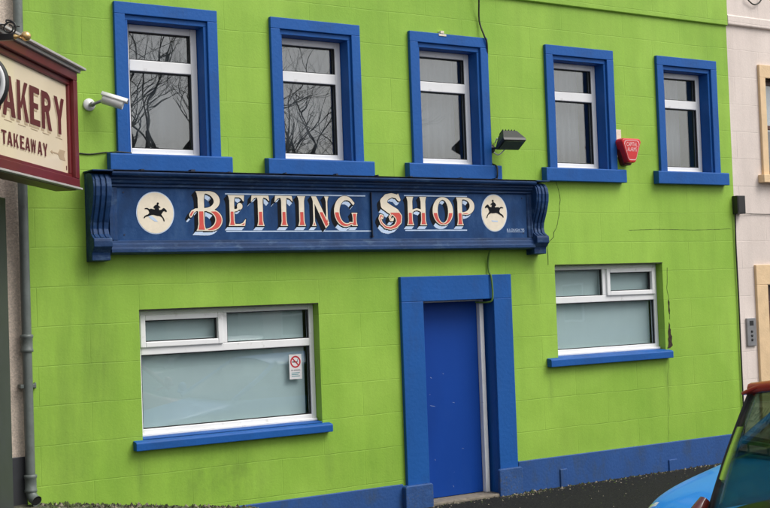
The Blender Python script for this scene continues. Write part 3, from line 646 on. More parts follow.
# alarm
al = thing('alarm_box', 'red triangular burglar alarm box lettered in white, right of the fourth upper window', 'alarm', (10.45, 0, 3.6))
mb = MB(); mb.box(10.34, 10.485, -.012, -.0005, 3.56, 3.875); mb.build('backing_plate', M['plate'], al, bevel=.003)
def tri(cx, zt, w, h, r=.03):
    pts = []
    for (px, pz, a0) in ((cx-w/2+r, zt-r, 170), (cx-.055+.025, zt-h+.025, 200), (cx+.055-.025, zt-h+.025, 270), (cx+w/2-r, zt-r, 0)):
        for k in range(5): 
            a = math.radians(a0+k*(90 if a0 != 200 and a0 != 270 else 70)/4*( -1 if False else 1)); pts.append((px+r*math.cos(a), pz+r*math.sin(a)))
    return pts
def hexa(cx, zt, w, h, g=0.):
    return [(cx-w/2+.03,zt-g),(cx-w/2+.008,zt-.012-g*.6),(cx-w/2+g*.5,zt-.04),(cx-w/2+.012,zt-.075),(cx-.062,zt-h+.02),(cx-.045,zt-h+g),(cx+.045,zt-h+g),(cx+.062,zt-h+.02),(cx+w/2-.012,zt-.075),(cx+w/2-g*.5,zt-.04),(cx+w/2-.008,zt-.012-g*.6),(cx+w/2-.03,zt-g)]
mb = MB(); mb.prism(hexa(10.51,3.755,.285,.29), -.075, -.0005); mb.build('base_case', M['alarmdark'], al, bevel=.006)
mb = MB(); mb.prism(hexa(10.51,3.762,.295,.275), -.15, -.030); mb.build('cover', M['alarmred'], al, bevel=.016)
inr = hexa(10.51,3.738,.235,.222); inr2 = hexa(10.51,3.732,.219,.208)
mb = MB(); n = len(inr); mb.add([(x,-.1512,z) for x,z in inr]+[(x,-.1512,z) for x,z in inr2], [(i,(i+1)%n,n+(i+1)%n,n+i) for i in range(n)]); mb.build('printed_border', M['alarmink'], al, recalc=False)
text_part('CAPITAL', .045, .165, M['alarmink'], al, 'lettering', lambda u, v: (10.4275+u, -.1514, 3.672+v))
text_part('ALARMS', .045, .14, M['alarmink'], al, 'lettering', lambda u, v: (10.440+u, -.1514, 3.615+v))
# tag above window, junction box, sticker
mb = MB(); mb.box(7.952, 8.046, -.046, -.0402, 4.735, 4.757); mb.box(7.975, 8.02, -.044, -.0005, 4.7625, 4.79)
tag(mb.build('label_tag', M['plate'], bevel=.002), 'tiny cream tag stuck on the top of the middle upper window surround', 'label')
mb = MB(); mb.box(12.285, 12.425, -.085, -.0005, 2.925, 3.145); jb = mb.build('junction_box', M['lamp'], bevel=.006)
tag(jb, 'small black box fixed high up where the green and pink walls meet', 'box')
mb = MB(); mb.box(12.30, 12.41, -.0885, -.085, 2.945, 3.125); mb.build('box_cover', M['trim'], jb)
st = thing('no_smoking_sticker', 'white no smoking sticker with a red ring inside the left shop window', 'sticker', (6.235,.137,1.33))
mb = MB(); mb.box(6.168, 6.304, .1362, .1392, 1.325, 1.562); mb.build('card', M['paper'], st)
def ringmesh(cx, cz, r0, r1, y, n=28):
    m = MB(); m.add([(cx+r*math.cos(2*PI*k/n), y, cz+r*math.sin(2*PI*k/n)) for r in (r0, r1) for k in range(n)], [(k,(k+1)%n,n+(k+1)%n,n+k) for k in range(n)]); return m
m = ringmesh(6.236, 1.49, .043, .057, .1352); c_, s_ = math.cos(-PI/4), math.sin(-PI/4)
m.add([(6.236+u*c_-v*s_, .1350, 1.49+u*s_+v*c_) for u, v in ((-.045,-.006),(.045,-.006),(.045,.006),(-.045,.006))], [(0,1,2,3)]); m.build('prohibition_ring', M['stickred'], st, recalc=False)
m = MB(); m.box(6.20, 6.258, .1354, .1360, 1.484, 1.494); m.tube([(6.262,.1357,1.492),(6.258,.1357,1.505),(6.266,.1357,1.518)], .002, 4); m.build('cigarette_symbol', M['gasket'], st)
text_part('NO SMOKING', .016, .10, M['gasket'], st, 'lettering', lambda u, v: (6.186+u, .1355, 1.402+v))
m = MB()
for k in range(3): m.box(6.19, 6.28-.015*(k % 2), .1354, .1360, 1.350+k*.016, 1.357+k*.016)
m.build('small_print', M['stickteal'], st)

# ================================================================== LEFT: DRAINPIPE AND BAKERY
dp = thing('drainpipe', 'grey green downpipe running down the left edge of the green wall', 'pipe', (3.565, -.05, .5))
mb = MB(); mb.tube([(3.567,-.062,6.2),(3.567,-.062,1.86)], .040, 16); mb.tube([(3.567,-.062,1.84),(3.567,-.062,.70)], .040, 16); mb.build('pipe', M['pipe'], dp)
for z in (1.80, .64, 4.9):
    mb = MB(); mb.lathe([(.040,-.075),(.052,-.07),(.052,-.05),(.048,-.045),(.048,.04),(.054,.05),(.054,.07),(.040,.075)], (3.567,-.062,z), Vector((0,0,1)), 18); mb.build('collar', M['pipe'], dp)
mb = MB(); mb.box(3.50, 3.634, -.075, -.0005, 1.43, 1.462); mb.box(3.634, 3.65, -.03, -.0005, 1.42, 1.47); mb.build('bracket', M['pipe'], dp, bevel=.004)
mb = MB(); mb.tube([(3.567,-.062,.6),(3.567,-.066,.56),(3.575,-.095,.52),(3.59,-.14,.50)], [.043,.043,.044,.046], 16, cap=False); mb.lathe([(0,0),(.038,0)], (3.587,-.13,.503), Vector((.1,-.9,-.3)), 14, 1); mb.build('shoe', [M['pipe'], M['gasket']], dp, recalc=False)

bk = thing('bakery_building', 'pebbledashed bakery with a grey shopfront at the left edge', 'building', (1.5, 3., 0))
mb = MB(); mb.box(-3., 3.553, .005, 7.9, .86, 6.6); mb.build('wall', M['pebble'], bk)
mb = MB(); mb.prism([(0.,6.6),(8.,6.6),(4.,8.6)], -3., 3.553, 'x'); mb.build('roof', M['roofslate'], bk)
mb = MB(); mb.box(3.0, 3.552, -.012, .3, -.2, .86); mb.build('plinth', M['greyframe'], bk, bevel=.004)
# canted grey shopfront under the sign: local frame with x along the front, -y outwards
TH = math.radians(51.17); CT, ST = math.cos(TH), math.sin(TH)
ORG = Vector((3.921, -.42, 0))
def L2W(x, y, z): return (ORG.x + x*CT - y*ST, ORG.y + x*ST + y*CT, z)
def lbox(mb, x0, x1, y0, y1, z0, z1, mi=0):
    m = MB(); m.box(x0, x1, y0, y1, z0, z1, mi); m.v = [L2W(*v) for v in m.v]; mb.add(m.v, m.f, mi); return mb
mb = MB(); SY = .52
mb.prism([L2W(-.395,SY,0)[:2], L2W(-3.2,SY,0)[:2], L2W(-3.2,SY+3.4,0)[:2], (2.9,-.001), (3.27,-.001)], -.2, 3.02, 'z'); mb.build('shopfront', M['greyframe'], bk, bevel=.01)
mb = MB(); lbox(mb, -.80, -.40, SY-.05, SY, .0, 2.98); lbox(mb, -3.1, -2.98, SY-.05, SY, .0, 2.98); lbox(mb, -2.98, -.80, SY-.05, SY, 0, .55); lbox(mb, -2.98, -.80, SY-.05, SY, 2.75, 2.98); mb.build('shopfront_frame', M['greyframe'], bk, bevel=.01)
mb = MB(); lbox(mb, -2.96, -.82, SY-.012, SY-.003, .57, 2.73); mb.build('shop_window', M['lampglass'], bk)
bs = thing('bakery_sign', 'cream BAKERY TAKEAWAY board in a maroon frame projecting at the left', 'sign', L2W(-1., .2, 3.02))
mb = MB(); z0, z1, x0, x1 = 3.068, 4.015, -2.15, -.055
lbox(mb, x0, x1, .05, .18, z0, z1)                        # carcass
for (a, b, c, d, y) in ((x0,x1,z1-.07,z1,-.03),(x0,x1,z0,z0+.07,-.03),(x0,x0+.09,z0+.07,z1-.07,-.03),(x1-.09,x1,z0+.07,z1-.07,-.03)): lbox(mb, a, b, y, .05, c, d)
for (a, b, c, d, y) in ((x0+.09,x1-.09,z1-.115,z1-.07,.005),(x0+.09,x1-.09,z0+.07,z0+.105,.005),(x0+.09,x0+.125,z0+.105,z1-.115,.005),(x1-.125,x1-.09,z0+.105,z1-.115,.005)): lbox(mb, a, b, y, .05, c, d)
mb.build('frame', M['maroon'], bs, bevel=.006)
for xa in (-1.9, -1.1, -.55):
    mb = MB(); lbox(mb, xa, xa+.04, .182, SY+.6, 3.2, 3.24); mb.build('mounting_arm', M['iron'], bs)
mb = MB(); lbox(mb, x0+.126, x1-.126, .028, .049, z0+.106, z1-.116); mb.build('panel', M['bpanel'], bs)
mb = MB(); lbox(mb, x0-.05, x1+.075, -.085, .20, 4.044, 4.064); lbox(mb, x0-.03, x1+.035, -.05, .19, 4.017, 4.043); mb.build('capping', M['lead'], bs, bevel=.004)
mb = MB(); lbox(mb, x0-.02, x1+.02, -.045, .0, 3.050, 3.066); mb.build('drip_strip', M['lead'], bs, bevel=.003)
mb = MB(); lbox(mb, x0, x1, .002, .178, 3.045, 3.066); mb.build('soffit_board', M['maroonink'], bs, bevel=.004)
def block_text(txt, xs, z0, H, w, soft):
    for ch, x in zip(txt, xs):
        prims, gw = K[ch]; F = glyph_field(prims); sx = w/gw if ch != 'W' else w*1.12/gw
        Fw = lambda U, V: F((U-x)/sx, (V-z0)/H)*min(H, sx)
        bx = (x-.05, x+w*1.15+.03, z0-.06, z0+H+.02); m = MB(); h = .006 if H > .2 else .004
        field_mesh(m, lambda U, V: np.maximum(Fw(U+soft, V+soft), -Fw(U, V)+.006), *bx, h, lambda u, v: L2W(u, .0265, v), 1)
        field_mesh(m, Fw, *bx, h, lambda u, v: L2W(u, .0255, v), 0)
        m.build('letter', [M['maroonink'], M['shade']], bs, recalc=False)
block_text('BAKERY', [-1.805,-1.555,-1.285,-1.03,-.775,-.475], 3.475, .295, .235, .022)
block_text('TAKEAWAY', [-1.60,-1.49,-1.37,-1.245,-1.135,-1.02,-.875,-.755], 3.262, .100, .098, .010)
for k, x in enumerate([-1.805,-1.555,-1.285,-1.03,-.775,-.475]):
    mb = MB(); lbox(mb, x+.02, x+.17, .0262, .0275, 3.437, 3.443); mb.build('rule_line', M['shade'], bs)
m = MB(); m.prism([(-.59,3.312),(-.55,3.328),(-.55,3.317),(-.41,3.318),(-.37,3.352),(-.24,3.352),(-.27,3.318),(-.262,3.312),(-.27,3.306),(-.24,3.272),(-.37,3.272),(-.41,3.306),(-.55,3.307),(-.55,3.296)], .0262, .0275)
mb = MB(); mb.add([L2W(*v) for v in m.v], m.f); mb.build('arrow', M['shade'], bs, recalc=True)
mb = MB(); lbox(mb, -.225, -.205, .0262, .0275, 3.20, 3.235); mb.build('printer_mark', M['maroonink'], bs)
# wrought bracket with gilt ball, and the round board that hangs from it
NV = Vector((ST, -CT, 0)); DV = Vector((CT, ST, 0))
BALL = Vector((2.961, -2.022, 3.958)); TIP = BALL - NV*.075
br_ = thing('sign_bracket', 'black wrought iron bracket with a scroll and a gold ball finial', 'bracket', tuple(BALL - NV*1.1))
bar0 = BALL - NV*1.45
mb = MB(); u = NV; w = DV
vs = [p + w*a + Vector((0,0,1))*b for p in (bar0, TIP) for a, b in ((-.016,-.022),(.016,-.022),(.016,.022),(-.016,.022))]
mb.add(vs, [(0,1,2,3),(7,6,5,4),(0,4,5,1),(1,5,6,2),(2,6,7,3),(3,7,4,0)]); mb.build('bar', M['iron'], br_, bevel=.003)
sc_pts = []
c0 = TIP - NV*.035 + Vector((0,0,.062))
for k in range(34):
    a = -PI*.5+k/33*PI*3.0; r = .050-.028*k/33; sc_pts.append(c0 + NV*(math.cos(a)*r) + Vector((0,0,1))*(math.sin(a)*r*1.0))
mb = MB(); mb.tube(sc_pts, .0055, 6); mb.tube(smooth([c0+NV*.022+Vector((0,0,.0)), c0+NV*.045+Vector((0,0,.010)), c0+NV*.075+Vector((0,0,.006))]), .004, 6)
mb.tube(smooth([bar0+Vector((0,0,.30)), bar0+NV*.5+Vector((0,0,.26)), c0+Vector((0,0,.03))+NV*-.09, c0+NV*-.02+Vector((0,0,.056)), c0+NV*.035+Vector((0,0,.036)), c0+NV*.05+Vector((0,0,.0))]), .006, 6); mb.build('scroll', M['iron'], br_)
mb = MB(); mb.lathe([(.017,0),(.017,.012),(.009,.022),(.008,.038),(.013,.045)], TIP, NV, 16)
mb.lathe([(.002,-.034)]+[(.034*math.cos(t), .034*math.sin(t)) for t in np.linspace(-1.4, 1.4, 12)]+[(.002,.034)], BALL+NV*.008, NV, 20); mb.build('finial', M['gold'], br_)
DC = Vector((2.612, -2.285, 3.602)); DC = DC - NV*.065 - Vector((0,0,.032))
hs = thing('hanging_sign', 'round white rimmed black board hanging from the bracket, cut by the left edge', 'sign', tuple(DC+Vector((0,0,.3))))
mb = MB(); mb.lathe([(0,-.02),(.205,-.02),(.210,-.012),(.210,.012),(.205,.02),(0,.02)], DC, DV, 48); mb.build('board', M['trim'], hs)
mb = MB(); mb.lathe([(.165,-.0215),(.165,-.026),(.196,-.026),(.196,-.0215)], DC, DV, 48); mb.build('rim', M['white'], hs)
for q in (-.12, .12):
    p = DC+NV*q+Vector((0,0,.16)); mb = MB(); mb.tube([p, Vector((p.x, p.y, 3.945))], .004, 5); mb.build('hook', M['iron'], hs)

# ================================================================== RIGHT: PINK HOUSE
ph = thing('pink_house', 'pale pink rendered house with peach window surrounds at the right edge', 'building', (15., 4., 0))
mb = MB(); HU, HD = (12.955, 13.95, 3.415, 4.62), (12.83, 13.9, -.06, 2.05)
holed_wall(mb, XR+.002, 17.5, -.3, 5.26, .004, [HU, HD], .2)
mb.box(17.48, 17.5, .005, 8, -.3, 6.3); mb.box(XR+.01, 17.48, 7.98, 8, -.3, 6.3); mb.build('wall', M['pink'], ph)
mb = MB(); mb.prism([(.004,5.228),(-.026,5.234),(-.034,5.242),(-.034,5.345),(-.020,5.352),(-.020,6.3),(.3,6.3),(.3,5.228)], XR+.002, 17.5, 'x'); mb.build('parapet', M['pink'], ph, bevel=.006)
mb = MB(); mb.prism([(.3,6.1),(8.,6.1),(4.2,8.2)], XR+.002, 17.5, 'x'); mb.build('roof', M['roofslate'], ph)
mb = MB(); mb.box(XR+.01, 17.4, .4, 7.9, 2.8, 2.95); mb.build('room_floor', M['dark'], ph)
mb = MB(); mb.box(12.85, 12.955, -.03, .10, 3.415, 4.62); mb.box(13.95, 14.06, -.03, .10, 3.415, 4.62); mb.box(12.85, 14.06, -.03, .10, 4.62, 4.78)
pw = mb.build('window', M['peach'], ph, bevel=.005)
mb = MB(); mb.box(12.78, 14.13, -.09, .10, 3.315, 3.412); mb.build('sill', M['peach'], pw, bevel=.006)
mb = MB(); a, b, c, d = 12.957, 13.948, 3.417, 4.618
mb.box(a, a+.05, .105, .16, c, d); mb.box(b-.05, b, .105, .16, c, d); mb.box(a+.05, b-.05, .105, .16, c, c+.06); mb.box(a+.05, b-.05, .105, .16, d-.06, d); mb.box(a+.05, b-.05, .105, .16, 4.0, 4.05); mb.build('frame', M['brownwood'], pw, bevel=.004)
mb = MB(); mb.box(a+.05, b-.05, .13, .136, c+.06, 4.0); mb.box(a+.05, b-.05, .13, .136, 4.05, d-.06); mb.build('pane', M['pane'], pw)
mb = MB(); mb.box(a, b, .25, .256, 4.0, d); mb.build('curtain_or_fill', M['white'], pw)
mb = MB(); mb.box(12.628, 12.83, -.03, .1, -.1, 2.06); mb.box(13.9, 14.1, -.03, .1, -.1, 2.06); mb.box(12.628, 14.1, -.03, .1, 2.06, 2.305); pds = mb.build('door_surround', M['peach'], ph, bevel=.006)
mb = MB(); mb.box(12.832, 13.898, .11, .16, -.02, 2.048); dd = mb.build('door', M['brownwood'], ph, bevel=.004)
mb = MB(); mb.box(12.95, 13.3, .098, .11, .2, .9); mb.box(13.42, 13.78, .098, .11, .2, .9); mb.box(12.95, 13.3, .098, .11, 1.05, 1.85); mb.box(13.42, 13.78, .098, .11, 1.05, 1.85); mb.build('door_panel', M['brownwood'], dd, bevel=.008)
mb = MB(); mb.box(12.5, 17.5, -.02, .003, -.2, .26) if False else mb.box(12.322, 12.626, -.018, .003, -.2, .26); mb.build('plinth', M['pink'], ph)
ic = thing('door_intercom', 'slim grey steel intercom panel on the pink wall beside the peach doorway', 'intercom', (12.51, 0, 1.33))
mb = MB(); mb.box(12.432, 12.588, -.022, .004, 1.325, 1.662); mb.build('faceplate', M['steel'], ic, bevel=.004)
mb = MB()
for k in range(3): mb.lathe([(0,0),(.016,0),(.016,.006),(0,.008)], (12.51,-.022,1.40+k*.05), Vector((0,-1,0)), 12)
mb.build('button', M['gasket'], ic); mb = MB(); mb.box(12.475, 12.545, -.0235, -.022, 1.57, 1.63); mb.build('speaker_grille', M['gasket'], ic)
tube_thing('cable', smooth([(12.64,-.06,5.60),(12.68,-.055,5.555),(12.757,-.055,5.515),(12.82,-.055,5.52),(12.88,-.055,5.55),(12.92,-.06,5.60)]), .009, M['cable'], 'loop of black cable on the pink parapet at the top', 'cable')
tube_thing('cable', smooth([(12.43,-.03,2.94),(12.6,-.008,2.93),(13.0,-.008,2.925),(13.4,-.008,2.93),(14.4,-.008,2.92)]), .004, M['cable'], 'thin cable running level across the pink wall from the small black box', 'cable')

# ================================================================== GROUND
ROADZ = -.14
mb = MB()
xs = np.linspace(-40, 60, 51)
mb.box(-40, 60, -3.2, .3, -.5, -.03); struct(mb.build('pavement', M['asphalt']))
mb = MB()
for k in range(100): mb.box(-40+k*1., -40+k*1.+.992, -3.35, -3.2005, -.5, -.022)
struct(mb.build('kerb', M['kerb'], bevel=.012))
mb = MB(); mb.box(-40, 60, -10.0, -3.3502, -.6, ROADZ); struct(mb.build('road', M['road']))
mb = MB(); mb.box(-40, 60, -18., -10.0002, -.6, -.11); struct(mb.build('parking_bay', M['road']))
mb = MB(); mb.add([(-900,-900,-.62),(900,-900,-.62),(900,900,-.62),(-900,900,-.62)], [(0,1,2,3)]); struct(mb.build('ground', M['ledge']))
mb = MB(); mb.box(-40, 60, -26., -18.0002, -.6, .0); struct(mb.build('pavement_opposite', M['kerb']))
# mossy sloping ledge against the wall foot, bottom left
rows = []
for i in range(60):
    x = 2.4+i*.055; t = (x-3.6)/1.9; zt = .462-.25*max(0, min(1.05, t))
    rows.append([(x, y, zt+rng.uniform(-.012,.012)-(.03*max(0, -y-.45))) for y in (-.003,-.06,-.14,-.25,-.40,-.60)]+[(x,-.66,zt-.1),(x,-.66,-.05)])
mb = MB(); mb.grid(rows); n = len(rows[0])
mb.add(rows[-1]+[(rows[-1][0][0],-.003,-.05)], [tuple(range(n+1))])
tag(mb.build('stone_ledge', M['ledge']), 'low mossy sloping ledge along the wall foot at the bottom left', 'ledge')
def chips(mb, n, xf_, yf_, zf_, smin, smax):
    for _ in range(n):
        x = xf_(); y = yf_(); z = zf_(x, y); s = smin+(smax-smin)*rng.rand()**2.5; mi = 0 if rng.rand() < .25 else (1 if rng.rand() < .6 else 2)
        pts = [(x+s*math.cos(a)*(.6+.6*rng.rand()), y+s*math.sin(a)*(.5+.6*rng.rand()), z+(-.2*s)) for a in np.arange(5)*2*PI/5+rng.rand()]
        top = (x+s*rng.uniform(-.3,.3), y+s*rng.uniform(-.3,.3), z+s*(.5+.6*rng.rand()))
        mb.add(pts+[top], [(i,(i+1)%5,5) for i in range(5)], mi)
mb = MB()
lz = lambda x, y: .462-.25*max(0, min(1.05, (x-3.6)/1.9))
chips(mb, 900, lambda: rng.uniform(3.62, 5.62), lambda: -.01-rng.rand()**1.7*.5, lz, .006, .034)
chips(mb, 420, lambda: rng.uniform(6.8, 12.3), lambda: -.03-rng.rand()**2.2*.45, lambda x, y: -.03, .004, .020)
chips(mb, 700, lambda: rng.uniform(6.0, 12.3), lambda: -.05-rng.rand()*3.0, lambda x, y: -.03, .003, .011)
chips(mb, 500, lambda: rng.uniform(7.0, 12.3), lambda: -.03-rng.rand()**2*.12, lambda x, y: -.032, .008, .03)
chips(mb, 120, lambda: rng.uniform(8.45, 9.1), lambda: -.08-rng.rand()**1.5*.15, lambda x, y: -.03, .006, .022)
struct(mb.build('grit_and_moss', [M['chipl'], M['chipd'], M['moss']], recalc=False), 'stuff')
mb = MB()   # little weeds on the ledge
for _ in range(24):
    x = rng.uniform(3.65, 5.5); y = -.02-rng.rand()*.25; z = lz(x, y)
    for k in range(5):
        a = rng.rand()*2*PI; l = .010+rng.rand()*.022; dx, dy = math.cos(a)*l*.7, math.sin(a)*l*.7; q = .004
        mb.add([(x-q,y,z),(x+q,y,z),(x+dx+q,y+dy,z+l*.8),(x+dx*1.2,y+dy*1.2,z+l)], [(0,1,2,3)], k % 2)
struct(mb.build('weeds', [M['moss'], M['chipd']], recalc=False), 'stuff')

# ================================================================== CARS
def make_car(name, label, paint, loc, rot, tall=1.46, rear_rake=.24, length=3.9, wid=1.66, group=None, roof_mat=None, belt=.93, bonnet=1.02, mirrors=(-1, 1)):
    """hatchback, nose towards local -x"""
    t = thing(name, label, 'car', loc, group); t.rotation_euler = (0, 0, rot)
    hl, hw = length/2, wid/2
    S = [(-hl,.62,.34,.60),(-hl+.05,.72,.26,.66),(-hl+.25,.90,.20,.74),(-hl+.6,.98,.18,.82),(-hl+1.05,1.,.18,.90),(-hl+1.35,1.,.18,belt+.02),(-.2,1.,.18,belt+.03),(hl-1.1,1.,.18,belt+.05),(hl-.45,.985,.2,belt+.05),(hl-.10,.93,.24,belt+.0),(hl,.86,.32,belt-.10)]
    rows = []
    for x, k, zb, zt in S:
        w = hw*k; h = zt-zb
        half = [(w*.80,zb),(w*.96,zb+.06*h),(w*1.0,zb+.30*h),(w*1.0,zb+.62*h),(w*.975,zb+.82*h),(w*.93,zt-.035),(w*.86,zt),(w*.50,zt+.022),(0.,zt+.03)]
        rows.append([(x,-p,z) for p, z in half]+[(x,p,z) for p, z in reversed(half[:-1])])
    mb = MB(); mb.grid(rows, closed=True); n = len(rows[0]); mb.add(rows[0], [tuple(range(n-1,-1,-1))]); mb.add(rows[-1], [tuple(range(n))])
    mb.build('body', paint, t, local=True, subsurf=2)
    rm = roof_mat or paint
    zb, zr = belt+.02, tall-.055; wb, wr = hw*.92, hw*.74
    xA, xa, xc, xC = -hl+bonnet, -hl+bonnet+.72, hl-.36-rear_rake, hl-.30
    zrb = belt-.01
    def lerp(a, b, s): return tuple(a[i]+(b[i]-a[i])*s for i in range(3))
    def screen(x0, x1, bow, zlo, nm):
        rows = []
        for i in range(9):
            s = i/8; row = []
            for j in range(17):
                u = -1+j/8; w = wb+(wr-wb)*s; x = x0+(x1-x0)*s; x -= bow*(1-u*u)*math.copysign(1, x1-x0)*1.0; z = zlo+(zr-zlo)*s+.02*(1-u*u)*s
                sw = .02*math.sin(PI*s); row.append((x-sw*math.copysign(1, x1-x0), u*w, z))
            rows.append(row)
        m = MB(); m.grid(rows); return m.build(nm, M['carglass'], t, local=True, solid=.005)
    screen(xA, xa, .10, zb, 'windscreen'); screen(xC, xc, .07, zrb, 'rear_window')
    xm = (xa+xc)/2-.05
    for sgn in (-1, 1):
        def sidept(x, s, xl, xr): 
            return (x, sgn*(wb+(wr-wb)*s+.014*math.sin(PI*s)), zb+(zr-zb)*s)
        m = MB()
        rows = []
        for i in range(7):
            s = i/6; xl = xA+(xa-xA)*s; xr = xC+(xc-xC)*s; rows.append([sidept(xl+(xr-xl)*j/12, s, xl, xr) for j in range(13)])
        m.grid(rows); m.build('side_window', M['carglass'], t, local=True, solid=.005)
        def beam(pa, pb, w0, nm, mt):
            path = [(pa[0]+(pb[0]-pa[0])*s, sgn*(abs(pa[1])+(abs(pb[1])-abs(pa[1]))*s+.014*math.sin(PI*s)), pa[2]+(pb[2]-pa[2])*s) for s in np.linspace(0, 1, 9)]
            m = MB(); m.tube(path, w0, 8); m.build(nm, mt, t, local=True)
        beam((xA,wb,zb),(xa,wr,zr), .032, 'pillar', paint); beam((xm,wb+.004,zb),(xm+.03,wr+.004,zr), .030, 'pillar', M['trim']); beam((xC,wb,zrb),(xc,wr,zr), .013, 'pillar', M['trim'])
        m = MB()
        if sgn in mirrors: m.tube([(xA+.2,sgn*(wb-.01),zb),(xA-.02,sgn*(wb+.10),zb+.06),(xA+.02,sgn*(wb+.12),zb+.08)], .02, 6)
        if sgn in mirrors:
            m.lathe([(.0,-.05),(.05,-.045),(.075,-.01),(.078,.03),(.07,.035),(0,.035)], (xA+.08,sgn*(wb+.14),zb+.10), Vector((1,0,0)), 14); m.build('door_mirror', paint, t, local=True)
        m = MB(); m.box(.15, .33, sgn*hw*.985-.012, sgn*hw*.985+.012, belt-.14, belt-.11); m.build('door_handle', paint, t, local=True, bevel=.006)
        for xw in (-hl+.72, hl-.68):
            m = MB(); c = (xw, sgn*(hw-.10), .30)
            m.lathe([(.20,.10),(.27,.115),(.30,.09),(.30,-.09),(.27,-.11)], c, Vector((0,sgn,0)), 28); wh = m.build('wheel', M['tyre'], t, local=True)
            m = MB(); m.lathe([(.20,.112),(.185,.118),(.18,.07),(.05,.07)], c, Vector((0,sgn,0)), 28)
            for k in range(5):
                a = k*2*PI/5; m.tube([(c[0]+.05*math.cos(a), c[1]+sgn*.10, c[2]+.05*math.sin(a)), (c[0]+.19*math.cos(a), c[1]+sgn*.105, c[2]+.19*math.sin(a))], .028, 6)
            m.lathe([(0,.115),(.05,.112),(.05,.08)], c, Vector((0,sgn,0)), 16); m.build('rim', M['rim'], wh, local=True)
            m = MB(); m.lathe([(.345,.108),(.335,.116),(.30,.112),(.0,.100)], c, Vector((0,sgn,0)), 28); m.build('wheel_arch', M['trim'], t, local=True)
        m = MB(); m.lathe([(0,-.06),(.10,-.05),(.13,0),(.09,.04),(0,.05)], (-hl+.16,sgn*hw*.66,.60), Vector((-1,0,.4)), 16); m.build('headlight', M['lampclear'], t, local=True)
        m = MB(); m.tube([(hl-.29,sgn*hw*.93,belt+.075),(hl-.16,sgn*hw*.925,belt-.05),(hl-.07,sgn*hw*.90,belt-.22)], [.030,.06,.045], 10); m.build('tail_light', M['lampred'], t, local=True)
    rows = []
    for i in range(11):
        s = i/10; x = xa-.05+(xc+.07-xa+.05)*s; e = math.sin(PI*min(1, max(0, s)))**.5
        row = []
        for j in range(15):
            u = -1+j/7; w = wr+.020
            bow = (-.10 if s == 0 else (.07 if s == 1 else 0))*(1-u*u)
            row.append((x+bow*1., u*w, zr-.045+(.095+.03*e)*(1-abs(u)**2.6)))
        rows.append(row)
    m = MB(); m.grid(rows); m.build('roof', rm, t, local=True, solid=-.02, bevel=.008)
    m = MB(); m.tube([(xc+.04, -wr*.96, zr-.005), (xc+.13, -wr*.5, zr+.03), (xc+.14, 0, zr+.035), (xc+.13, wr*.5, zr+.03), (xc+.04, wr*.96, zr-.005)], .028, 8); m.build('spoiler', rm, t, local=True)
    for sx, sy in ((-.35,-.36),(-.35,.36),(.55,-.36),(.55,.36)):
        m = MB(); m.box(sx-.22, sx+.26, sy-.22, sy+.22, .42, .60); m.prism([(sx+.20,.55),(sx+.34,1.05),(sx+.42,1.05),(sx+.34,.5)], sy-.21, sy+.21); m.box(sx+.36, sx+.43, sy-.12, sy+.12, 1.08, 1.24); m.build('seat', M['seatcloth'], t, local=True, bevel=.03)
    m = MB(); m.box(hl-.03, hl+.012, -.26, .26, .52, .63); m.build('number_plate', M['yellowplate'], t, local=True)
    m = MB(); m.box(-hl-.012, -hl+.03, -.26, .26, .42, .53); m.build('number_plate', M['paper'], t, local=True)
    return t
make_car('red_car', 'red hatchback with dark rear glass cut off at the bottom right corner', M['carred'], (6.80, -6.735, ROADZ), PI, tall=1.735, rear_rake=.16, length=3.8, wid=1.66, belt=1.02)
make_car('blue_car', 'sky blue car whose rounded bonnet shows behind the red car', M['carblue'], (8.50, -4.74, ROADZ), 0., length=4.1, wid=1.68, belt=.945, bonnet=1.2, mirrors=(-1,))
make_car('silver_car', 'silver hatchback parked across the street, seen mirrored in the left shop window', M['carsilver'], (11.6, -13.6, -.11), 0.)

# ================================================================== ACROSS THE STREET (mirrored in the windows)
def bare_tree(loc, seed, h, label):
    r = random.Random(seed); t = thing('bare_tree', label, 'tree', loc, 'bare trees across the street')
    trunk = MB(); crown = MB()
    def grow(p, d, l, rad, depth):
        pts = [p]; q = p; dd = d
        for k in range(4):
            dd = (dd + Vector((r.uniform(-.22,.22), r.uniform(-.22,.22), r.uniform(-.06,.16)))).normalized(); q = q+dd*l/4; pts.append(q)
        rr = [rad*(1-.45*k/4) for k in range(5)]
        (trunk if depth == 0 else crown).tube(pts, rr, 7 if depth < 2 else 4, cap=False)
        if depth >= 7 or rad < .003: return
        nb = 7 if depth == 0 else (3 if depth < 5 else 2)
        for k in range(nb):
            i = r.choice((2,3,4)) if depth else r.choice((3,4,4)); a = r.uniform(0, 2*PI); sp = r.uniform(.5,1.25)
            side = Vector((math.cos(a), math.sin(a), r.uniform(-.25,.35))); nd = (dd+side*sp).normalized()
            grow(pts[i], nd, l*r.uniform(.58,.86), rr[i]*r.uniform(.55,.78), depth+1)
    grow(Vector(loc), Vector((0,0,1)), h*.30, .26, 0)
    trunk.build('trunk', M['bark'], t, recalc=False); crown.build('crown', M['bark'], t, recalc=False)
bare_tree((12.9,-17.9,-.05), 3, 12.5, 'tall bare tree mirrored in the leftmost upper window')
bare_tree((17.6,-18.9,-.05), 8, 12.5, 'tall bare tree mirrored in the second upper window from the left')
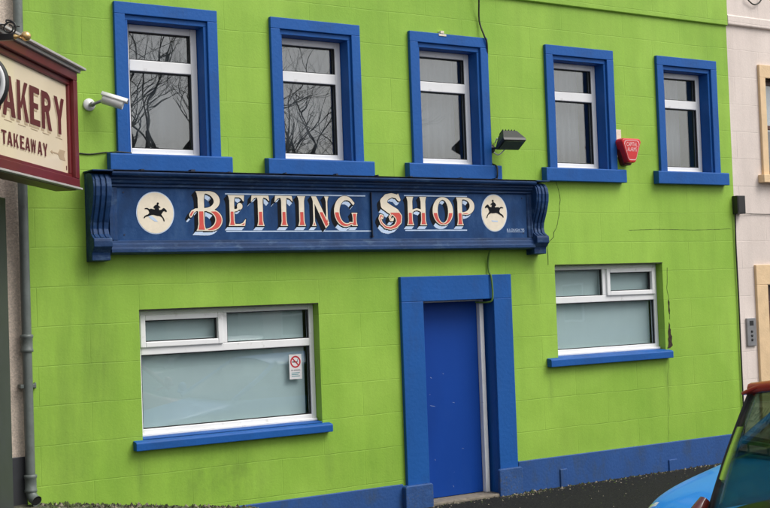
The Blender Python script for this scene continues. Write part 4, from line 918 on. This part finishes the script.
def terrace(x0, w, h, wm, label):
    t = thing('terraced_house', label, 'house', (x0+w/2, -30., 0), 'houses across the street')
    H = [(x0+.7,x0+1.8,.9,2.3),(x0+w-1.8,x0+w-.7,2.9,4.0),(x0+.7,x0+1.8,2.9,4.0),(x0+w-1.9,x0+w-.9,0,2.1)]
    m = MB(); holed_wall(m, x0, x0+w, -.2, h, 26., H, .15); m.v = [(x,-y,z) for x,y,z in m.v]
    m.box(x0, x0+.02, -34, -26.01, -.2, h); m.box(x0+w-.02, x0+w, -34, -26.01, -.2, h); m.build('wall', wm, t)
    m = MB(); m.prism([(-25.8,h-.05),(-34.2,h-.05),(-30,h+1.7)], x0, x0+w, 'x'); rf = m.build('roof', M['roofslate'], t)
    m = MB(); m.box(x0+w-.7, x0+w-.1, -30.4, -29.6, h+1.2, h+2.0); m.build('chimney', M['brick'], rf)
    for k, (a, b, c, d) in enumerate(H):
        m = MB()
        if k == 3: m.box(a, b, -26.15, -26.08, c, d); m.build('door', M['brownwood'], t); continue
        for bb in ((a,a+.07,c,d),(b-.07,b,c,d),(a+.07,b-.07,c,c+.07),(a+.07,b-.07,d-.07,d),(a+.07,b-.07,(c+d)/2-.03,(c+d)/2+.03)): m.box(bb[0], bb[1], -26.14, -26.06, bb[2], bb[3])
        wn = m.build('window', M['white'], t); m = MB(); m.box(a+.07, b-.07, -26.12, -26.11, c+.07, d-.07); m.build('pane', M['lampglass'], wn)
for k, (wm, nm) in enumerate(((M['creamwall'],'cream'),(M['brick'],'stone'),(M['pink'],'pink'),(M['creamwall'],'cream'),(M['brick'],'stone'),(M['pink'],'pink'))):
    terrace(8+k*6.0, 6.0-.004, 4.5+.25*(k % 2), wm, ['cream two storey terraced house at the near end of the row opposite','brown stone terraced house between the cream and pink ones opposite','pink terraced house in the middle of the row opposite','cream terraced house past the middle pink one opposite','brown stone terraced house second from the far end opposite','pink terraced house at the far end of the row opposite'][k])

# ================================================================== LIGHT, SKY, CAMERA
W = bpy.data.worlds.new('World'); SC.world = W; W.use_nodes = True; nt = W.node_tree; bg = nt.nodes['Background']
EL, AZ = math.radians(52), math.radians(142)     # sun behind and to the right of the photographer, through thick cloud
sky = nt.nodes.new('ShaderNodeTexSky'); sky.sky_type = 'NISHITA'; sky.sun_disc = False; sky.sun_elevation = EL; sky.sun_rotation = AZ
sky.air_density = 1.2; sky.dust_density = 4.; sky.ozone_density = 1.
hs_ = nt.nodes.new('ShaderNodeHueSaturation'); hs_.inputs['Saturation'].default_value = .22
nt.links.new(sky.outputs[0], hs_.inputs['Color']); nt.links.new(hs_.outputs[0], bg.inputs[0]); bg.inputs[1].default_value = .13
sl = bpy.data.lights.new('Sun', 'SUN'); sl.energy = 1.2; sl.angle = math.radians(35); sl.color = (1., .975, .94)
so = bpy.data.objects.new('Sun', sl); COL.objects.link(so)
sd = Vector((math.sin(AZ)*math.cos(EL), math.cos(AZ)*math.cos(EL), math.sin(EL)))      # towards the sun
so.rotation_euler = sd.to_track_quat('Z', 'Y').to_euler(); so.location = (0, -10, 20)

yaw, pitch, roll = math.radians(33.7616), math.radians(1.8705), math.radians(-2.0713)
fwd = Vector((math.sin(yaw)*math.cos(pitch), math.cos(yaw)*math.cos(pitch), math.sin(pitch))); rt = Vector((math.cos(yaw), -math.sin(yaw), 0)); upv = rt.cross(fwd)
r2 = rt*math.cos(roll)+upv*math.sin(roll); u2 = -rt*math.sin(roll)+upv*math.cos(roll)
cd = bpy.data.cameras.new('Camera'); cd.sensor_width = 36; cd.sensor_fit = 'HORIZONTAL'; cd.lens = 61.28; cd.clip_start = .05; cd.clip_end = 3000
co = bpy.data.objects.new('Camera', cd); COL.objects.link(co)
co.matrix_world = Matrix(((r2.x,u2.x,-fwd.x,0),(r2.y,u2.y,-fwd.y,-10.8),(r2.z,u2.z,-fwd.z,2.08),(0,0,0,1)))
SC.camera = co
SC.view_settings.view_transform = 'Standard'; SC.view_settings.look = 'None'; SC.view_settings.gamma = 1; SC.view_settings.use_curve_mapping = False
SC.view_settings.exposure = .50
SC.render.engine = 'CYCLES'; SC.cycles.use_denoising = True; SC.cycles.max_bounces = 8; SC.cycles.transparent_max_bounces = 16
